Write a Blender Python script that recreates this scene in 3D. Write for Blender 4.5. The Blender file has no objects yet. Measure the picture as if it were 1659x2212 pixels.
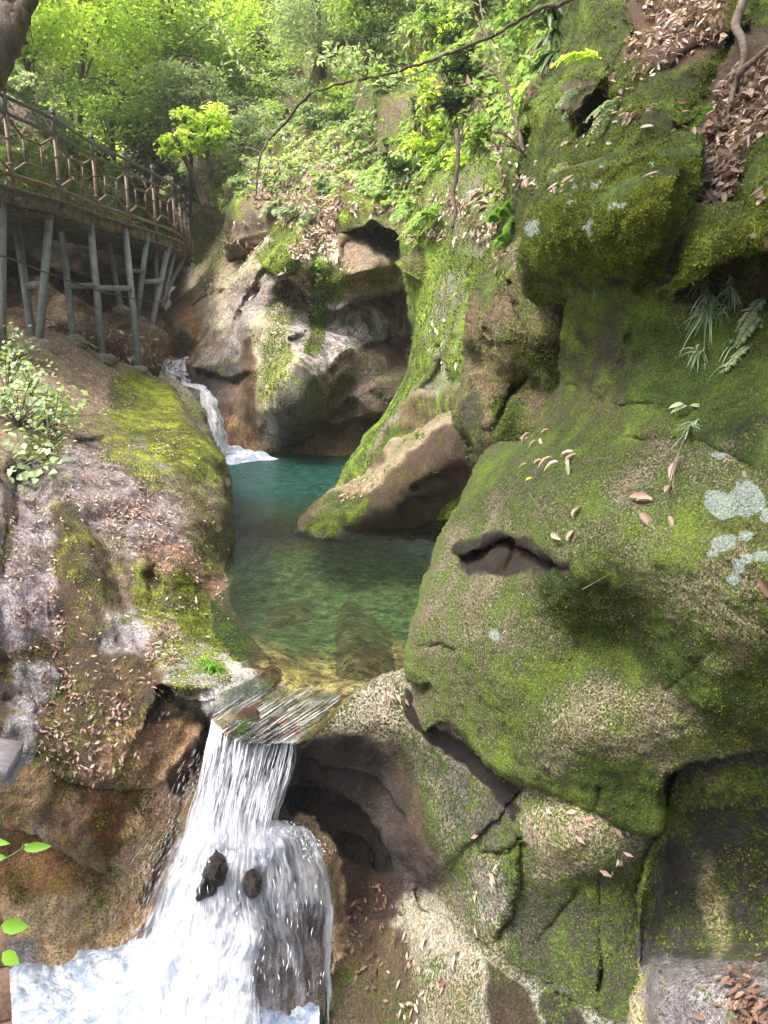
import bpy, math, random
import numpy as np
from mathutils import Vector

random.seed(7); RNG = np.random.default_rng(7)
R = math.radians
SC = bpy.context.scene
COL = SC.collection

# ------------------------------------------------------------------ camera, sky, sun, exposure
PITCH = R(14.0)
F = 1663.0; CX = 829.5; CY = 1105.5
cam_d = bpy.data.cameras.new('camera'); cam = bpy.data.objects.new('camera', cam_d); COL.objects.link(cam)
cam.location = (0, 0, 0); cam.rotation_euler = (R(90) - PITCH, 0, 0)
cam_d.sensor_fit = 'VERTICAL'; cam_d.sensor_height = 24.0; cam_d.lens = 24.0 * F / 2211.0
cam_d.clip_start = 0.05; cam_d.clip_end = 500
SC.camera = cam

SUN_ELEV, SUN_AZ = 64.0, -112.0      # degrees; azimuth measured from +Y, negative = from the left
w = bpy.data.worlds.new("World"); SC.world = w; w.use_nodes = True
nt = w.node_tree; nt.nodes.clear()
sky = nt.nodes.new('ShaderNodeTexSky'); sky.sky_type = 'NISHITA'; sky.sun_disc = False
sky.sun_elevation = R(SUN_ELEV); sky.sun_rotation = R(SUN_AZ)
sky.air_density = 0.45; sky.dust_density = 8.0; sky.ozone_density = 0.5
bg = nt.nodes.new('ShaderNodeBackground'); bg.inputs[1].default_value = 0.15
out = nt.nodes.new('ShaderNodeOutputWorld')
nt.links.new(sky.outputs[0], bg.inputs[0]); nt.links.new(bg.outputs[0], out.inputs[0])
sl = bpy.data.lights.new('sun', 'SUN'); sl.energy = 1.5; sl.angle = R(20); sl.color = (1.0, 0.96, 0.88)
so = bpy.data.objects.new('sun', sl); COL.objects.link(so)
a, e = R(SUN_AZ), R(SUN_ELEV)
sdir = Vector((math.sin(a) * math.cos(e), math.cos(a) * math.cos(e), math.sin(e)))   # towards the sun
so.rotation_euler = (-sdir).to_track_quat('-Z', 'Y').to_euler()
SC.view_settings.view_transform = 'Standard'; SC.view_settings.look = 'None'
SC.view_settings.gamma = 1.0; SC.view_settings.use_curve_mapping = False
SC.view_settings.exposure = 1.8
SC.render.engine = 'CYCLES'
SC.cycles.max_bounces = 8; SC.cycles.transparent_max_bounces = 24
SC.cycles.diffuse_bounces = 3; SC.cycles.transmission_bounces = 4; SC.cycles.glossy_bounces = 3

# ------------------------------------------------------------------ geometry helpers
sp, cp = math.sin(PITCH), math.cos(PITCH)
def unp(x, y, D):
    """point seen at (x,y) of a 1659x2211 frame at distance D along the view axis -> world"""
    x = np.asarray(x, float); y = np.asarray(y, float); D = np.asarray(D, float)
    u = (x - CX) / F * D; v = (CY - y) / F * D
    return np.stack([u, D * cp + v * sp, v * cp - D * sp], -1)
def dplane(y, h):
    return h / (sp - (CY - np.asarray(y, float)) / F * cp)
def wz(x, y, h):
    return unp(x, y, dplane(y, h))

def _hash(ix, iy, iz, s):
    n = (ix * 374761393 + iy * 668265263 + iz * 1274126177 + s * 974634777) & 0xFFFFFFFF
    n = ((n ^ (n >> 13)) * 1274126177) & 0xFFFFFFFF
    return ((n ^ (n >> 16)) & 0xFFFF) / 65535.0
def vnoise(P, s=0):
    P = np.asarray(P, float); I = np.floor(P).astype(np.int64); f = P - I; f = f * f * f * (f * (f * 6 - 15) + 10)
    r = 0
    for dx in (0, 1):
        wx = f[:, 0] if dx else 1 - f[:, 0]
        for dy in (0, 1):
            wy = f[:, 1] if dy else 1 - f[:, 1]
            for dz in (0, 1):
                wz_ = f[:, 2] if dz else 1 - f[:, 2]
                r = r + wx * wy * wz_ * _hash(I[:, 0] + dx, I[:, 1] + dy, I[:, 2] + dz, s)
    return r * 2 - 1
def fbm(P, oct=4, s=0, gain=.5):
    t = 0; a = 1.0; P = np.asarray(P, float)
    for o in range(oct):
        t = t + a * vnoise(P * 2 ** o + 17.3 * o, s + o); a *= gain
    return t
def n2(x, y, sc, s=0, oct=3):
    return fbm(np.stack([x / sc, y / sc, np.full_like(x, 3.7)], -1), oct, s)

def smooth(pts, n=5, closed=False):
    P = np.array(pts, float); N = len(P)
    if N < 3: return P
    o = []
    rng = range(N) if closed else range(N - 1)
    for i in rng:
        if closed: p0, p1, p2, p3 = P[i - 1], P[i], P[(i + 1) % N], P[(i + 2) % N]
        else: p0, p1, p2, p3 = P[max(i - 1, 0)], P[i], P[i + 1], P[min(i + 2, N - 1)]
        for k in range(n):
            t = k / n
            o.append(.5 * ((2 * p1) + (-p0 + p2) * t + (2 * p0 - 5 * p1 + 4 * p2 - p3) * t * t + (-p0 + 3 * p1 - 3 * p2 + p3) * t ** 3))
    if not closed: o.append(P[-1])
    return np.array(o)
def inpoly(x, y, P):
    r = np.zeros(len(x), bool); j = len(P) - 1
    for i in range(len(P)):
        xi, yi = P[i]; xj, yj = P[j]
        c = ((yi > y) != (yj > y))
        if c.any():
            r ^= c & (x < (xj - xi) * (y - yi) / ((yj - yi) if yj != yi else 1e-9) + xi)
        j = i
    return r
def pdist(x, y, P, closed=False):
    """distance, nearest point, signed side (right of travel = +), arclength fraction"""
    Q = np.array(P, float)
    if closed: Q = np.vstack([Q, Q[:1]])
    best = np.full(len(x), 1e18); nx = np.zeros(len(x)); ny = np.zeros(len(x)); sg = np.ones(len(x)); al = np.zeros(len(x))
    seg = np.linalg.norm(Q[1:] - Q[:-1], axis=1); cum = np.concatenate([[0], np.cumsum(seg)])
    for i in range(len(Q) - 1):
        ax, ay = Q[i]; bx, by = Q[i + 1]; dx, dy = bx - ax, by - ay; L2 = dx * dx + dy * dy + 1e-9
        t = np.clip(((x - ax) * dx + (y - ay) * dy) / L2, 0, 1)
        qx, qy = ax + t * dx, ay + t * dy; d = (x - qx) ** 2 + (y - qy) ** 2
        m = d < best
        best[m] = d[m]; nx[m] = qx[m]; ny[m] = qy[m]; al[m] = cum[i] + t[m] * seg[i]
        sg[m] = np.sign((x[m] - ax) * (-dy) + (y[m] - ay) * dx)
    return np.sqrt(best), nx, ny, sg, al, cum[-1]
def sst(t):
    t = np.clip(t, 0, 1); return t * t * (3 - 2 * t)

def tps(ctrl):
    C = np.array(ctrl, float); n = len(C); X = C[:, :2] / 500.0
    d = np.linalg.norm(X[:, None] - X[None], axis=2)
    K = np.where(d > 0, d * d * np.log(d + 1e-12), 0) + np.eye(n) * 2e-3
    A = np.zeros((n + 3, n + 3)); A[:n, :n] = K; A[:n, n] = 1; A[:n, n + 1:] = X; A[n, :n] = 1; A[n + 1:, :n] = X.T
    s = np.linalg.solve(A, np.concatenate([C[:, 2], [0, 0, 0]]))
    def f(x, y):
        Y = np.stack([x, y], -1) / 500.0; o = np.zeros(len(x))
        for k in range(0, len(x), 20000):
            y_ = Y[k:k + 20000]; dd = np.linalg.norm(y_[:, None] - X[None], axis=2)
            o[k:k + 20000] = np.where(dd > 0, dd * dd * np.log(dd + 1e-12), 0) @ s[:n] + s[n] + y_ @ s[n + 1:]
        return o
    return f

def mesh_from(name, V, Fs, mat=None, parent=None, smooth_=True, attrs=None):
    """Fs: list of int arrays (M,k)"""
    me = bpy.data.meshes.new(name)
    V = np.asarray(V, np.float32)
    me.vertices.add(len(V)); me.vertices.foreach_set('co', V.ravel())
    Fs = [np.asarray(f, np.int32) for f in Fs if len(f)]
    nl = sum(f.size for f in Fs); npoly = sum(len(f) for f in Fs)
    me.loops.add(nl); me.polygons.add(npoly)
    me.loops.foreach_set('vertex_index', np.concatenate([f.ravel() for f in Fs]))
    tot = np.concatenate([np.full(len(f), f.shape[1], np.int32) for f in Fs])
    st = np.concatenate([[0], np.cumsum(tot)[:-1]]).astype(np.int32)
    me.polygons.foreach_set('loop_start', st); me.polygons.foreach_set('loop_total', tot)
    if smooth_: me.polygons.foreach_set('use_smooth', np.ones(npoly, bool))
    me.update(calc_edges=True)
    if attrs:
        for k, v in attrs.items():
            if v.ndim == 1:
                at = me.attributes.new(k, 'FLOAT', 'POINT'); at.data.foreach_set('value', v.astype(np.float32))
            elif v.shape[1] == 2:
                at = me.attributes.new(k, 'FLOAT2', 'POINT'); at.data.foreach_set('vector', v.astype(np.float32).ravel())
            else:
                at = me.attributes.new(k, 'FLOAT_COLOR', 'POINT')
                at.data.foreach_set('color', np.hstack([v, np.ones((len(v), 1))]).astype(np.float32).ravel())
    me.validate()
    o = bpy.data.objects.new(name, me); COL.objects.link(o)
    if mat: me.materials.append(mat)
    if parent: o.parent = parent
    return o
def tag(o, label=None, cat=None, group=None, kind=None):
    if label: o['label'] = label
    if cat: o['category'] = cat
    if group: o['group'] = group
    if kind: o['kind'] = kind
    return o
def empty(name, loc=(0, 0, 0)):
    o = bpy.data.objects.new(name, None); COL.objects.link(o); o.location = loc; o.empty_display_size = .2
    return o
def reloc(o, loc):
    """move a top-level mesh's origin (its vertices stay where they are)"""
    loc = Vector([float(c) for c in loc]); o.data.transform(__import__('mathutils').Matrix.Translation(-loc)); o.location = loc; return o

class MB:
    def __init__(s): s.V = []; s.F = {}; s.n = 0; s.A = []
    def add(s, V, F, a=0.0):
        V = np.asarray(V, float); s.V.append(V)
        for f in F:
            f = np.asarray(f)
            if len(f): s.F.setdefault(f.shape[1], []).append(f + s.n)
        s.A.append(np.full(len(V), a) if np.isscalar(a) else a); s.n += len(V)
    def box(s, c, sx, sy, sz, ax=None, a=0.0):
        c = np.array(c, float); q = np.array([[i, j, k] for i in (-1, 1) for j in (-1, 1) for k in (-1, 1)], float) * .5
        if ax is None: ax = np.eye(3)
        V = c + (q * [sx, sy, sz]) @ np.array(ax)
        s.add(V, [np.array([[0, 1, 3, 2], [4, 6, 7, 5], [0, 4, 5, 1], [2, 3, 7, 6], [0, 2, 6, 4], [1, 5, 7, 3]])], a)
    def beam(s, p, q, wd, ht, up=(0, 0, 1), a=0.0):
        p = np.array(p, float); q = np.array(q, float); d = q - p; L = np.linalg.norm(d); d /= L
        up = np.array(up, float); x = np.cross(d, up); x /= np.linalg.norm(x) + 1e-9; z = np.cross(x, d)
        s.box((p + q) / 2, wd, L, ht, [x, d, z], a)
    def tube(s, pts, rad, n=7, a=0.0, cap=True):
        P = np.array(pts, float); m = len(P); rad = np.full(m, rad) if np.isscalar(rad) else np.array(rad, float)
        T = np.gradient(P, axis=0); T /= np.linalg.norm(T, axis=1)[:, None] + 1e-9
        ref = np.array([0, 0, 1.]) if abs(T[0][2]) < .9 else np.array([1., 0, 0])
        V = []; X = np.cross(T[0], ref); X /= np.linalg.norm(X) + 1e-9
        th = np.arange(n) * 2 * math.pi / n
        for i in range(m):
            X = X - T[i] * X.dot(T[i]); X /= np.linalg.norm(X) + 1e-9; Y = np.cross(T[i], X)
            V.append(P[i] + rad[i] * (np.cos(th)[:, None] * X + np.sin(th)[:, None] * Y))
        V = np.concatenate(V); q = []
        for i in range(m - 1):
            for k in range(n):
                q.append([i * n + k, i * n + (k + 1) % n, (i + 1) * n + (k + 1) % n, (i + 1) * n + k])
        F = [np.array(q)]
        if cap: F.append(np.array([list(range(n))[::-1], [(m - 1) * n + k for k in range(n)]]))
        s.add(V, F, a)
    def build(s, name, mat, parent=None, smooth_=True):
        o = mesh_from(name, np.concatenate(s.V), [np.concatenate(v) for v in s.F.values()], mat, parent, smooth_, {'rnd': np.concatenate(s.A)})
        if parent is not None and parent.type == 'EMPTY':
            o.data.transform(__import__('mathutils').Matrix.Translation(-parent.location))
        return o

# ------------------------------------------------------------------ rock relief: a traced outline at its own distance, bulged, with sides and a back
class Mass: pass
MASS = {}
def relief(name, segs, ctrl, mat, step=5, folds=(), cracks=(), noise=((1.2, .12), (.35, .05), (.1, .016)), seed=0,
           tone=(.3, .26, .18), tones=(), moss=0.0, mosses=(), wet=0.0, wets=(), back=2.5, jit=3.0, ridged=0.0, bumps=(), lich=(), creases=()):
    poly = []; sils = []
    for sg in segs:
        if sg[0] == 's':
            P = smooth(sg[1], 5); d = np.stack([n2(P[:, 0], P[:, 1], 26, seed), n2(P[:, 0], P[:, 1], 26, seed + 9)], -1) * jit
            P = P + d; sils.append((P, sg[2], sg[3])); poly += list(P)
        else: poly += [np.array(p, float) for p in sg[1]]
    poly = np.array(poly)
    x0, y0 = poly.min(0) - step; x1, y1 = poly.max(0) + step
    xs = np.arange(x0, x1 + step, step); ys = np.arange(y0, y1 + step, step)
    X, Y = np.meshgrid(xs, ys); nx, ny = X.shape[1], X.shape[0]; X = X.ravel(); Y = Y.ravel()
    ins = inpoly(X, Y, poly).reshape(ny, nx)
    dil = ins.copy()
    dil[1:] |= ins[:-1]; dil[:-1] |= ins[1:]; t = dil.copy(); dil[:, 1:] |= t[:, :-1]; dil[:, :-1] |= t[:, 1:]
    qm = (dil[:-1, :-1] & dil[1:, :-1] & dil[:-1, 1:] & dil[1:, 1:]) & (ins[:-1, :-1] | ins[1:, :-1] | ins[:-1, 1:] | ins[1:, 1:])
    idx = np.arange(nx * ny).reshape(ny, nx)
    Q = np.stack([idx[:-1, :-1][qm], idx[1:, :-1][qm], idx[1:, 1:][qm], idx[:-1, 1:][qm]], -1)
    used = np.unique(Q); remap = -np.ones(nx * ny, int); remap[used] = np.arange(len(used)); Q = remap[Q]
    x = X[used]; y = Y[used]; outside = ~ins.ravel()[used]
    if outside.any():
        _, px_, py_, *_ = pdist(x[outside], y[outside], poly, True); x[outside] = px_; y[outside] = py_
    D = tps(ctrl)(x, y)
    for (bx, by, rx, ry, ang, amp) in bumps:      # amp>0: bulge towards the camera
        c, s_ = math.cos(R(ang)), math.sin(R(ang)); dx, dy = x - bx, y - by
        q = ((dx * c + dy * s_) / rx) ** 2 + ((-dx * s_ + dy * c) / ry) ** 2
        D -= amp * np.exp(-q)
    for (P, amp, wd, L) in folds:
        P = smooth(P, 4); dd, _, _, sg, al, tot = pdist(x + 6 * n2(x, y, 30, seed + 3), y + 6 * n2(x, y, 30, seed + 4), P)
        end = sst(np.minimum(al, tot - al) / (0.15 * tot + 1)); s_ = dd * sg
        D += amp * end * np.where(s_ > 0, np.exp(-s_ / L), 0) * sst(s_ / wd)
    for (P, amp, L) in creases:
        P = smooth(P, 4); dd, _, _, sg, al, tot = pdist(x + 5 * n2(x, y, 40, seed + 13), y + 5 * n2(x, y, 40, seed + 14), P)
        end = sst(np.minimum(al, tot - al) / (0.12 * tot + 1)); D += amp * end * np.clip(dd * sg / L, 0, 1)
    for (P, amp, wd) in cracks:
        P = smooth(P, 4); dd, _, _, sg, al, tot = pdist(x + 5 * n2(x, y, 22, seed + 5), y + 5 * n2(x, y, 22, seed + 6), P)
        end = sst(np.minimum(al, tot - al) / (0.2 * tot + 1))
        D += amp * end * np.exp(-(dd / wd) ** 2)
    for (P, wd, rad) in sils:
        dd, *_ = pdist(x, y, P); t = np.clip(dd / wd, 0, 1); D += rad * (1 - np.sqrt(1 - (1 - t) ** 2))
    V = unp(x, y, D)
    # normals
    def normals(V):
        a_ = V[Q[:, 2]] - V[Q[:, 0]]; b_ = V[Q[:, 3]] - V[Q[:, 1]]; n_ = np.cross(a_, b_); N = np.zeros_like(V)
        for k in range(4): np.add.at(N, Q[:, k], n_)
        N /= np.linalg.norm(N, axis=1)[:, None] + 1e-12
        if (N * -V).sum(1).mean() < 0: N = -N
        return N
    N = normals(V); disp = 0
    for i, (sc_, am) in enumerate(noise):
        if ridged and i < 2:
            disp = disp + am * ((1 - np.abs(fbm(V / sc_, 3, seed + 31 * i))) * ridged + (1 - ridged) * fbm(V / sc_, 3, seed + 31 * i))
        else: disp = disp + am * fbm(V / sc_, 3, seed + 31 * i)
    V = V + N * disp[:, None]; N = normals(V)
    jx = x + 14 * n2(x, y, 45, seed + 11); jy = y + 14 * n2(x, y, 45, seed + 12)
    def apply(val, lst, dim):
        arr = np.full(len(x), val) if dim == 1 else np.tile(np.array(val, float), (len(x), 1))
        for it in lst:
            P, v, soft = it
            if len(P) == 5 and np.isscalar(P[0]):
                bx, by, rx, ry, ang = P; c, s_ = math.cos(R(ang)), math.sin(R(ang)); dx, dy = jx - bx, jy - by
                q = np.sqrt(((dx * c + dy * s_) / rx) ** 2 + ((-dx * s_ + dy * c) / ry) ** 2); m = sst((1 - q) * min(rx, ry) / soft + .5)
            else:
                Pp = smooth(P, 4, True); dd, *_ = pdist(jx, jy, Pp, True); sd = np.where(inpoly(jx, jy, Pp), dd, -dd); m = sst(sd / soft + .5)
            if dim == 1: arr = arr * (1 - m) + v * m
            else: arr = arr * (1 - m)[:, None] + np.array(v, float) * m[:, None]
        return arr
    aM = apply(moss, mosses, 1); aW = apply(wet, wets, 1); aT = apply(tone, tones, 3); aT = aT * (np.minimum(1, aT.mean(1) / .20) ** .65)[:, None]; jx, jy = x + 3 * n2(x, y, 12, 77), y + 3 * n2(x, y, 12, 78); aL = apply(0.0, [(p_, v_, max(s_, 9)) for p_, v_, s_ in lich], 1)
    # closed sides and back
    E = np.concatenate([Q[:, [0, 1]], Q[:, [1, 2]], Q[:, [2, 3]], Q[:, [3, 0]]])
    key = np.sort(E, axis=1); kk = key[:, 0] * len(V) + key[:, 1]
    _, inv, cnt = np.unique(kk, return_inverse=True, return_counts=True); be = E[cnt[inv] == 1]
    bv = np.unique(be); bm = -np.ones(len(V), int); bm[bv] = np.arange(len(bv)); nb = len(bv)
    cx_, cy_ = x.mean(), y.mean(); rings = []
    for (sh, bk) in ((.03, .12), (.10, .45), (.30, 1.0)):
        xx = x[bv] * (1 - sh) + cx_ * sh; yy = y[bv] * (1 - sh) + cy_ * sh
        rings.append(unp(xx, yy, D[bv] + back * bk))
    cpt = unp(cx_, cy_, np.median(D[bv]) + back * 1.3)
    nV = len(V); allV = np.vstack([V] + rings + [cpt[None]])
    qs = [Q]
    prev = be; 
    for r in range(3):
        nxt = bm[be] + nV + r * nb
        qs.append(np.stack([prev[:, 1], prev[:, 0], nxt[:, 0], nxt[:, 1]], -1)); prev = nxt
    tri = np.stack([prev[:, 1], prev[:, 0], np.full(len(be), nV + 3 * nb)], -1)
    ext = lambda A_: np.concatenate([A_, A_[bv], A_[bv], A_[bv], A_.mean(0)[None] if A_.ndim > 1 else [A_.mean()]])
    o = mesh_from(name, allV, [np.concatenate(qs), tri], mat, None, True, {'moss': ext(aM), 'wet': ext(aW), 'tone': ext(aT), 'lich': ext(aL)})
    org = unp(cx_, cy_, D.mean()); reloc(o, org)
    m = Mass(); m.o = o; m.V = V; m.N = N; m.x = x; m.y = y; m.D = D; m.moss = aM * (1 - np.clip(aL * 1.6, 0, 1))
    MASS[name if name not in MASS else o.name] = m
    return m
def at(m, px, py):
    i = np.argmin((m.x - px) ** 2 + (m.y - py) ** 2); return m.V[i], m.N[i]

# ------------------------------------------------------------------ materials
def newmat(name):
    m = bpy.data.materials.new(name); m.use_nodes = True; t = m.node_tree; t.nodes.clear(); return m, t
class NT:
    def __init__(s, t): s.t = t
    def n(s, ty, **kw):
        nd = s.t.nodes.new(ty)
        for k, v in kw.items():
            if k in nd.inputs.keys() if isinstance(k, str) else False: nd.inputs[k].default_value = v
            else: setattr(nd, k, v)
        return nd
    def l(s, a, b): s.t.links.new(a, b)
    def noise(s, vec, scale, detail=4, rough=.6, dist=0.0):
        nd = s.t.nodes.new('ShaderNodeTexNoise'); nd.inputs['Scale'].default_value = scale; nd.inputs['Detail'].default_value = detail
        nd.inputs['Roughness'].default_value = rough; nd.inputs['Distortion'].default_value = dist
        if vec: s.l(vec, nd.inputs['Vector'])
        return nd.outputs['Fac']
    def math(s, op, a, b=None, clamp=False):
        nd = s.t.nodes.new('ShaderNodeMath'); nd.operation = op; nd.use_clamp = clamp
        for i, v in enumerate((a, b)):
            if v is None: continue
            if isinstance(v, (int, float)): nd.inputs[i].default_value = v
            else: s.l(v, nd.inputs[i])
        return nd.outputs[0]
    def mr(s, v, a, b, c=0., d=1., smooth_=True):
        nd = s.t.nodes.new('ShaderNodeMapRange'); nd.interpolation_type = 'SMOOTHSTEP' if smooth_ else 'LINEAR'
        s.l(v, nd.inputs[0])
        for i, q in zip((1, 2, 3, 4), (a, b, c, d)): nd.inputs[i].default_value = q
        return nd.outputs[0]
    def mix(s, f, a, b, mode='MIX'):
        nd = s.t.nodes.new('ShaderNodeMix'); nd.data_type = 'RGBA'; nd.blend_type = mode
        if isinstance(f, (int, float)): nd.inputs[0].default_value = f
        else: s.l(f, nd.inputs[0])
        for i, v in ((6, a), (7, b)):
            if isinstance(v, (tuple, list)): nd.inputs[i].default_value = (*v, 1)
            else: s.l(v, nd.inputs[i])
        return nd.outputs[2]
    def ramp(s, v, stops):
        nd = s.t.nodes.new('ShaderNodeValToRGB'); cr = nd.color_ramp
        while len(cr.elements) < len(stops): cr.elements.new(.5)
        for e_, (p, c) in zip(cr.elements, stops): e_.position = p; e_.color = (*c, 1)
        s.l(v, nd.inputs[0]); return nd.outputs[0]
    def gray(s, v):
        nd = s.t.nodes.new('ShaderNodeCombineColor')
        for i in range(3): s.l(v, nd.inputs[i])
        return nd.outputs[0]
    def attr(s, name):
        nd = s.t.nodes.new('ShaderNodeAttribute'); nd.attribute_name = name; return nd
    def pos(s, scale=None):
        g = s.t.nodes.new('ShaderNodeNewGeometry').outputs['Position']
        if scale:
            m = s.t.nodes.new('ShaderNodeMapping'); m.inputs['Scale'].default_value = scale; s.l(g, m.inputs[0]); return m.outputs[0]
        return g

def rock_mat(name, gs=45., bump=1.0, mdark=(.014, .028, .005), mmid=(.062, .108, .013), mlight=(.18, .27, .03), mscale=1.0,
             speck=1.0, lichen=0.0, litter=0.0, streak=.5, moss_fine=90., thick=0.0):
    m, t = newmat(name); k = NT(t); rt = t.nodes.new('ShaderNodeMapping'); rt.inputs['Rotation'].default_value = (.7, .9, .4); k.l(k.pos(), rt.inputs[0]); P = rt.outputs[0]
    big = k.noise(P, .9 * mscale, 4, .6); med = k.noise(P, 5. * mscale, 5, .65); fine = k.noise(P, gs, 3, .75); grain = k.noise(P, gs * 3, 2, .7)
    tone = k.attr('tone').outputs['Color']; moss = k.attr('moss').outputs['Fac']; wet = k.attr('wet').outputs['Fac']
    # stone
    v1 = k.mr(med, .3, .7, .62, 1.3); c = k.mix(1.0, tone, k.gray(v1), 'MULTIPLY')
    v2 = k.mr(grain, .35, .65, 1 - .38 * speck, 1 + .38 * speck); c = k.mix(1.0, c, k.gray(v2), 'MULTIPLY')
    warm = k.mr(k.noise(P, 2.3, 5, .7, .5), .42, .62); c = k.mix(k.math('MULTIPLY', warm, .22), c, k.mix(1.0, c, (1.15, .82, .55), 'MULTIPLY'))
    # vertical run-off streaks where wet
    st = k.noise(k.pos((3.2, 3.2, .35)), 1.6, 5, .65)
    stf = k.math('MULTIPLY', k.mr(st, .45, .62), k.math('ADD', wet, streak * .25)); c = k.mix(k.math('MULTIPLY', stf, .75, True), c, (.028, .022, .016))
    # dark crusts (old lichen, algae)
    cr = k.math('MULTIPLY', k.mr(fine, .53, .68), .6); c = k.mix(cr, c, k.mix(1.0, c, (.33, .34, .28), 'MULTIPLY'))
    pale = k.mr(k.noise(P, 13., 4, .8, .8), .62, .70); c = k.mix(k.math('MULTIPLY', pale, .5), c, k.mix(1.0, c, (1.55, 1.62, 1.6), 'MULTIPLY'))
    # moss
    mn = k.math('ADD', k.math('MULTIPLY', k.math('SUBTRACT', med, .5), 1.5), k.math('MULTIPLY', k.math('SUBTRACT', fine, .5), 2.6))
    mn = k.math('ADD', mn, k.math('MULTIPLY', k.math('SUBTRACT', big, .5), .9))
    mf = k.mr(k.math('ADD', moss, mn), .36, .62)
    mt = k.noise(P, moss_fine, 2, .7)
    mcol = k.ramp(k.math('ADD', k.math('MULTIPLY', k.math('ADD', k.math('MULTIPLY', big, .5), k.math('MULTIPLY', med, .5)), 1.0), k.math('MULTIPLY', k.math('SUBTRACT', mt, .5), .5)),
                  [(.37, mdark), (.50, mmid), (.64, mlight)])
    mcol = k.mix(k.math('MULTIPLY', k.mr(grain, .54, .64), .28), mcol, (.10, .075, .03))
    if thick: mcol = k.mix(k.math('MULTIPLY', k.mr(moss, .80, .98), thick), mcol, k.mix(1.0, mcol, (.30, .40, .30), 'MULTIPLY'))  # darkens the highest moss values; carries painted shade on the big boulder
    c = k.mix(mf, c, mcol)
    if lichen > 0:
        lz = k.attr('lich').outputs['Fac']; lm = k.mr(k.math('ADD', lz, k.math('MULTIPLY', k.math('SUBTRACT', k.noise(P, 50., 5, .85), .5), 2.2)), .42, .56)
        c = k.mix(lm, c, k.mix(fine, (.20, .27, .235), (.40, .48, .42)))
    c = k.mix(1.0, c, k.gray(k.mr(k.noise(P, gs * .9, 3, .85), .36, .64, .58, 1.45)), 'MULTIPLY')
    # bump
    h = k.math('ADD', k.math('MULTIPLY', fine, .034), k.math('MULTIPLY', grain, .007)); h = k.math('ADD', h, k.math('MULTIPLY', med, .03))
    hm = k.math('MULTIPLY', k.math('ADD', k.math('MULTIPLY', mt, .8), k.math('MULTIPLY', grain, .5)), k.math('MULTIPLY', mf, .045)); h = k.math('ADD', h, hm)
    b = t.nodes.new('ShaderNodeBump'); b.inputs['Strength'].default_value = .9; b.inputs['Distance'].default_value = bump; k.l(h, b.inputs['Height'])
    bs = t.nodes.new('ShaderNodeBsdfPrincipled'); k.l(c, bs.inputs['Base Color']); k.l(b.outputs[0], bs.inputs['Normal'])
    wf = k.math('MULTIPLY', wet, k.math('SUBTRACT', 1.0, mf)); k.l(k.mr(wf, 0, 1, .92, .28), bs.inputs['Roughness'])
    bs.inputs['Specular IOR Level'].default_value = .35
    o = t.nodes.new('ShaderNodeOutputMaterial'); k.l(bs.outputs[0], o.inputs[0]); return m

def leaf_mat(name, cols, trans=.45, rough=.55):
    m, t = newmat(name); k = NT(t); r = k.attr('rnd').outputs['Fac']
    c = k.ramp(r, [(i / (len(cols) - 1), c_) for i, c_ in enumerate(cols)])
    d = t.nodes.new('ShaderNodeBsdfPrincipled'); k.l(c, d.inputs['Base Color']); d.inputs['Roughness'].default_value = rough; d.inputs['Specular IOR Level'].default_value = .3
    if trans > 0:
        tr = t.nodes.new('ShaderNodeBsdfTranslucent'); k.l(k.mix(1.0, c, (1.4, 1.4, .8), 'MULTIPLY'), tr.inputs[0])
        mx = t.nodes.new('ShaderNodeMixShader'); mx.inputs[0].default_value = trans; k.l(d.outputs[0], mx.inputs[1]); k.l(tr.outputs[0], mx.inputs[2]); s = mx.outputs[0]
    else: s = d.outputs[0]
    o = t.nodes.new('ShaderNodeOutputMaterial'); k.l(s, o.inputs[0]); return m
def simple_mat(name, c1, c2, scale=20., rough=.7, bump=.004, metal=0.0, stretch=None):
    m, t = newmat(name); k = NT(t); P = k.pos(stretch); n = k.noise(P, scale, 5, .65); n_ = k.noise(P, scale * 6, 3, .6)
    c = k.mix(k.mr(n, .35, .65), c1, c2); c = k.mix(1.0, c, k.gray(k.mr(n_, .3, .7, .75, 1.2)), 'MULTIPLY')
    bs = t.nodes.new('ShaderNodeBsdfPrincipled'); k.l(c, bs.inputs['Base Color']); bs.inputs['Roughness'].default_value = rough; bs.inputs['Metallic'].default_value = metal
    b = t.nodes.new('ShaderNodeBump'); b.inputs['Distance'].default_value = bump; k.l(n_, b.inputs['Height']); k.l(b.outputs[0], bs.inputs['Normal'])
    o = t.nodes.new('ShaderNodeOutputMaterial'); k.l(bs.outputs[0], o.inputs[0]); return m

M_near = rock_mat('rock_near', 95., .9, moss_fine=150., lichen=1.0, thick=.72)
M_mid = rock_mat('rock_mid', 60., 1.0, moss_fine=90.)
M_far = rock_mat('rock_far', 26., 1.3, streak=1.0, mscale=.6, moss_fine=30., mmid=(.09, .14, .015), mlight=(.24, .34, .03))
M_bright = rock_mat('rock_bright_moss', 50., 1.0, moss_fine=70., mdark=(.03, .06, .008), mmid=(.11, .19, .02), mlight=(.27, .40, .045))
M_left = rock_mat('rock_left', 60., .9, moss_fine=80., mmid=(.13, .165, .014), mlight=(.34, .41, .03))
M_bed = rock_mat('stream_bed', 11., .5, moss_fine=12., streak=0.0)
M_soil = rock_mat('hillside_soil', 14., 1.8, mscale=.6, moss_fine=25.)
M_litter = leaf_mat('dry_leaf', [(.05, .03, .02), (.15, .092, .065), (.30, .22, .17), (.52, .45, .39)], .12, .6)
M_green_lime = leaf_mat('leaf_lime', [(.18, .30, .04), (.34, .50, .07), (.56, .68, .18)], .55)
M_green_mid = leaf_mat('leaf_mid', [(.09, .17, .04), (.20, .33, .08), (.38, .52, .17)], .5)
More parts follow.
